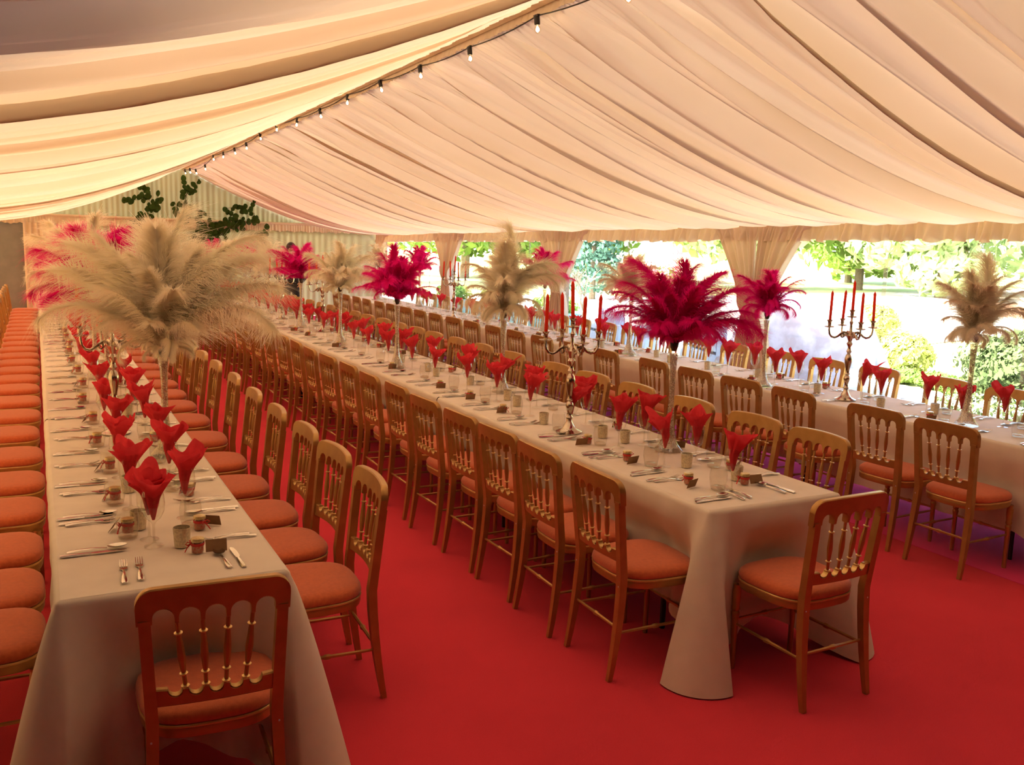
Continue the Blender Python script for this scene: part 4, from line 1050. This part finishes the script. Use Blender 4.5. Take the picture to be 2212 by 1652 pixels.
# tree line seen above the drive
tl = [(30, 34, 7, 9, 'tree_pale', 'pale green tree behind the drive, right of the second window post'), (38, 34, 8, 10, 'tree_green', 'broad mid-green tree behind the drive, seen under the valance'),
      (44, 27, 7.5, 10, 'tree_pale', 'pale tree behind the drive, left of the candelabra by the window'), (50, 22, 8, 11, 'tree_pale', 'broad pale tree behind the drive, above the red candles'),
      (36, 13, 7, 9, 'yellow_green', 'yellow-green tree behind the ivory feathers at the right'), (30, 7.5, 6, 8, 'yellow_green', 'yellow-green tree at the far right of the window view'),
      (27, 44, 8, 9, 'tree_green', 'mid-green tree far off beside the conifer'), (20, 44, 8, 9, 'tree_green', 'green tree far off behind the third window'), (14, 40, 8, 8, 'conifer', 'dark tree far off behind the fourth window'), (46, 42, 9, 12, 'tree_green', 'large green tree furthest beyond the drive'),
      (58, 33, 9, 12, 'tree_pale', 'large pale tree furthest beyond the lawn'), (34, 26, 5.5, 6, 'tree_pale', 'low pale tree nearest the drive')]
for k, (x, y, h, w, m, lab) in enumerate(tl): tree(x, y, h, w, m, lab, seed=k, lo=.05, sz=.30, dens=1.3, trunk=.25)
# conifer
root = empty('conifer', (17.5, 27.5, -.06)); tag(root, 'dark blue-green conifer behind the bare shrub', 'tree')
MB().tube([(0, 0, 0), (0, 0, 4.2)], [.12, .03], 6).build('trunk', 'bark', root)
leafy(root, [((0, 0, .7+.55*k), (1.35-.17*k, 1.35-.17*k, .5), 600, .10) for k in range(7)], 'conifer')
# bare shrub near the window
root = empty('bare_shrub', (10.2, 16.4, -.06)); tag(root, 'bare branching shrub outside the window behind the red candles', 'shrub'); r_ = random.Random(3)
def branch(p, d, L_, r0, depth):
    q = p+d*L_; mid = p+d*L_*.5+Vector((r_.uniform(-.03, .03), r_.uniform(-.03, .03), 0)); bm_.tube([p, mid, q], [r0, r0*.85, r0*.65], 5)
    if depth:
        for k in range(3 if depth > 1 else 2):
            nd = (d+Vector((r_.uniform(-.75, .75), r_.uniform(-.75, .75), r_.uniform(-.05, .45)))).normalized(); branch(q, nd, L_*r_.uniform(.6, .85), r0*.6, depth-1)
bm_ = MB(); branch(Vector((0, 0, 0)), Vector((.05, 0, 1)), .55, .035, 4); bm_.build('branches', 'bark', root)
# clipped round bushes and the dark bush with white flowers
def bush(x, y, w, h, m, label, n=2600, sz=.035, nm='bush'):
    root = empty(nm, (x, y, -.06)); tag(root, label, 'bush', 'bushes outside the window wall'); leafy(root, [((0, 0, h*.5), (w/2, w/2, h/2), n, sz), ((0, 0, h*.5), (w*.46, w*.46, h*.46), n//2, sz*1.6)], m)
    MB().tube([(0, 0, 0), (0, 0, h*.6)], .03, 6).build('trunk', 'bark', root); return root
bush(11.9, 9.6, .85, .75, 'yellow_green', 'round clipped yellow-green bush outside, left of the ivory feathers at right')
bush(16.2, 13.9, 1.0, .85, 'yellow_green', 'round clipped bush farther out, above the nearer round bush')
bush(10.9, 6.7, 2.0, 1.05, 'bush', 'dark rounded bush outside at the far right of the picture', 5200, .04)
bush(11.9, 7.75, 1.1, .55, 'bush', 'low dark bush at the left foot of the large dark bush', 2600, .035)
for k, (x, y) in enumerate([(11.5, 9.3), (11.6, 8.8), (11.4, 8.3), (11.1, 7.9), (11.9, 10.2), (12.1, 10.9)]):
    bush(x, y, .6, .24, 'tree_green', f'low edging plant beside the gravel, {ordn(k)} of six from the window', 700, .03, 'edging_plant')
root = empty('flower_patch', (10.2, 6.9, -.06)); tag(root, 'white flowers along the foot of the dark bush', 'flowers')
leafy(root, [((.0, 0, .14), (.35, .7, .14), 600, .022)], 'white_flower', 'flowers'); leafy(root, [((.0, 0, .10), (.4, .75, .12), 700, .03)], 'bush')
# brick wall far off: two lengths
for k, (x, y, Lw) in enumerate(((27.5, 21.5, 1.8), (27.5, 18.3, 2.6))):
    root = empty('brick_wall', (x, y, -.06)); tag(root, f'low red brick wall across the lawn, {"left" if k == 0 else "right"} length', 'wall', 'low brick walls across the lawn')
    MB().box((0, 0, .22), (.20, Lw, .44)).build('mortar_core', 'mortar', root, False)
    bm_ = MB().box((0, 0, 0), (.23, .215, .065)); b0 = bm_.build('brick', 'brick', root, False); first = True
    for c in range(6):
        nb = int(Lw/.225)
        for q in range(nb):
            b = b0 if first else b0.copy()
            if not first: COL.objects.link(b)
            first = False; b.location = (random.uniform(-.004, .004), -Lw/2+.12+.225*q+(.06 if c % 2 else 0), .04+.075*c)
# pile wrapped in polythene
root = empty('covered_pile', (9.05, 9.0, -.05), .45); tag(root, 'stack of salmon boards under a crumpled polythene sheet outside the window', 'covered pile')
for k in range(7):
    MB().box((0, -.1, .10+.16*k), (.65, .95, .145), rot=random.uniform(-.02, .02)).build('board', 'salmon', root, False)
n1, n2 = 40, 40; U, Vv = np.meshgrid(np.linspace(-1, 1, n1), np.linspace(-1, 1, n2), indexing='ij')
mx_ = np.maximum(np.abs(U), np.abs(Vv)); tq = np.clip((mx_-.45)/.55, 0, 1)
zz = 1.30-1.28*tq**.85+.04*np.sin(U*7+Vv*3)+.03*np.sin(Vv*11-U*5); k_ = .85+.35*tq
Pq = np.stack([U/np.maximum(mx_, .01)*np.where(mx_ > .45, .42+.45*tq, mx_*.93)*1.02, Vv/np.maximum(mx_, .01)*np.where(mx_ > .45, .60+.55*tq, mx_*1.33)*1.0-.05, np.maximum(zz, .01)], -1)
Pq[..., 0] += .03*np.sin(Vv*17+U*3)*tq; Pq[..., 1] += .03*np.sin(U*19)*tq
Vq, Fq = gridmesh(Pq.reshape(-1, 3), n1, n2); mb = MB(); mb.v = Vq; mb.f = Fq; mb.mi = [0]*len(Fq); mb.build('polythene_sheet', 'sheet', root, ang=25)
# garden sofas in grey blue
def sofa(x, y, rz, label):
    root = empty('garden_sofa', (x, y, -.05), rz); tag(root, label, 'sofa', 'grey-blue sofas outside the window wall')
    MB().box((0, 0, .20), (1.5, .75, .25), taper=.98).build('base', 'blue_fabric', root, ang=60)
    for sx in (-1, 1):
        MB().box((sx*.36, .03, .39), (.70, .62, .14), taper=.95).build('seat_cushion', 'blue_fabric', root, ang=60)
        MB().box((sx*.36, -.28, .58), (.68, .18, .40), taper=.9).build('back_cushion', 'blue_fabric', root, ang=60)
        MB().box((sx*.80, 0, .32), (.14, .78, .46), taper=.94).build('arm', 'blue_fabric', root, ang=60)
        for sy in (-1, 1): MB().box((sx*.68, sy*.3, .04), (.05, .05, .08)).build('foot', 'bark', root, False)
sofa(9.6, 11.2, -1.9, 'grey-blue sofa outside, left of the curtain at the nearest seen post')
sofa(9.5, 13.9, -1.8, 'second grey-blue sofa outside, beyond the first')
# planter box with plants (teal)
for k, (x, y) in enumerate(((9.3, 16.0), (9.2, 18.3), (8.9, 20.2))):
    root = empty('planter_box', (x, y, -.05)); tag(root, f'teal planter box outside the windows, {ordn(k)} of three', 'planter', 'teal planter boxes outside'); MB().box((0, 0, .28), (.5, 1.3, .56)).build('box', 'teal', root, False)
    for q in range(5): MB().box((-.26, -.52+.26*q, .28), (.02, .22, .5)).build('slat', 'teal', root, False)
    leafy(root, [((0, 0, .68), (.28, .7, .22), 900, .05)], 'tree_green')
# pink parked van beyond the drive
root = empty('van', (26.5, 35.5, -.05), -.9); root.scale = (.6, .6, .6); tag(root, 'small pink van parked beyond the drive', 'vehicle')
van = [(-1.7, .35), (1.7, .35), (1.75, .85), (1.25, 1.0), (.95, 1.65), (-1.6, 1.70), (-1.72, 1.2)]
outline(van, -.75, .75, lambda x, y, z: (x, y, z)).build('body', 'pink_paint', root, ang=30)
for sy in (-1, 1):
    MB().box((.45, sy*.755, 1.3), (.7, .02, .42)).build('side_window', 'teal', root, False); MB().box((-.7, sy*.755, 1.3), (1.1, .02, .42)).build('side_window', 'whitepaint', root, False)
    for sx in (-1, 1):
        w_ = MB().lathe([(.05, -.1), (.30, -.1), (.33, -.06), (.33, .06), (.30, .1), (.05, .1)], 14).build('wheel', 'black', root); w_.rotation_euler = (PI/2, 0, 0); w_.location = (sx*1.05, sy*.72, .33)
# pink flowering bush
root = empty('flowering_bush', (21.5, 29.0, -.06)); tag(root, 'pink-flowered bush behind the bare shrub', 'bush')
leafy(root, [((0, 0, .8), (1.3, 1.3, .6), 900, .09)], 'red_flower', 'flowers'); leafy(root, [((0, 0, .6), (1.25, 1.25, .6), 900, .1)], 'tree_green')
# trees left of the tent that shade the near part of the roof
for k, (x, y, h, w) in enumerate(((-6.2, .9, 10, 6.5), (-10.5, 1.9, 13, 7), (-6.5, -5.5, 10, 7))):
    tree(x, y, h, w, 'tree_green', f'tall tree outside the left wall, {ordn(k)} of three', seed=40+k, lo=.3, sz=.3, dens=1.1, trunk=.28, grp='trees left of the tent')
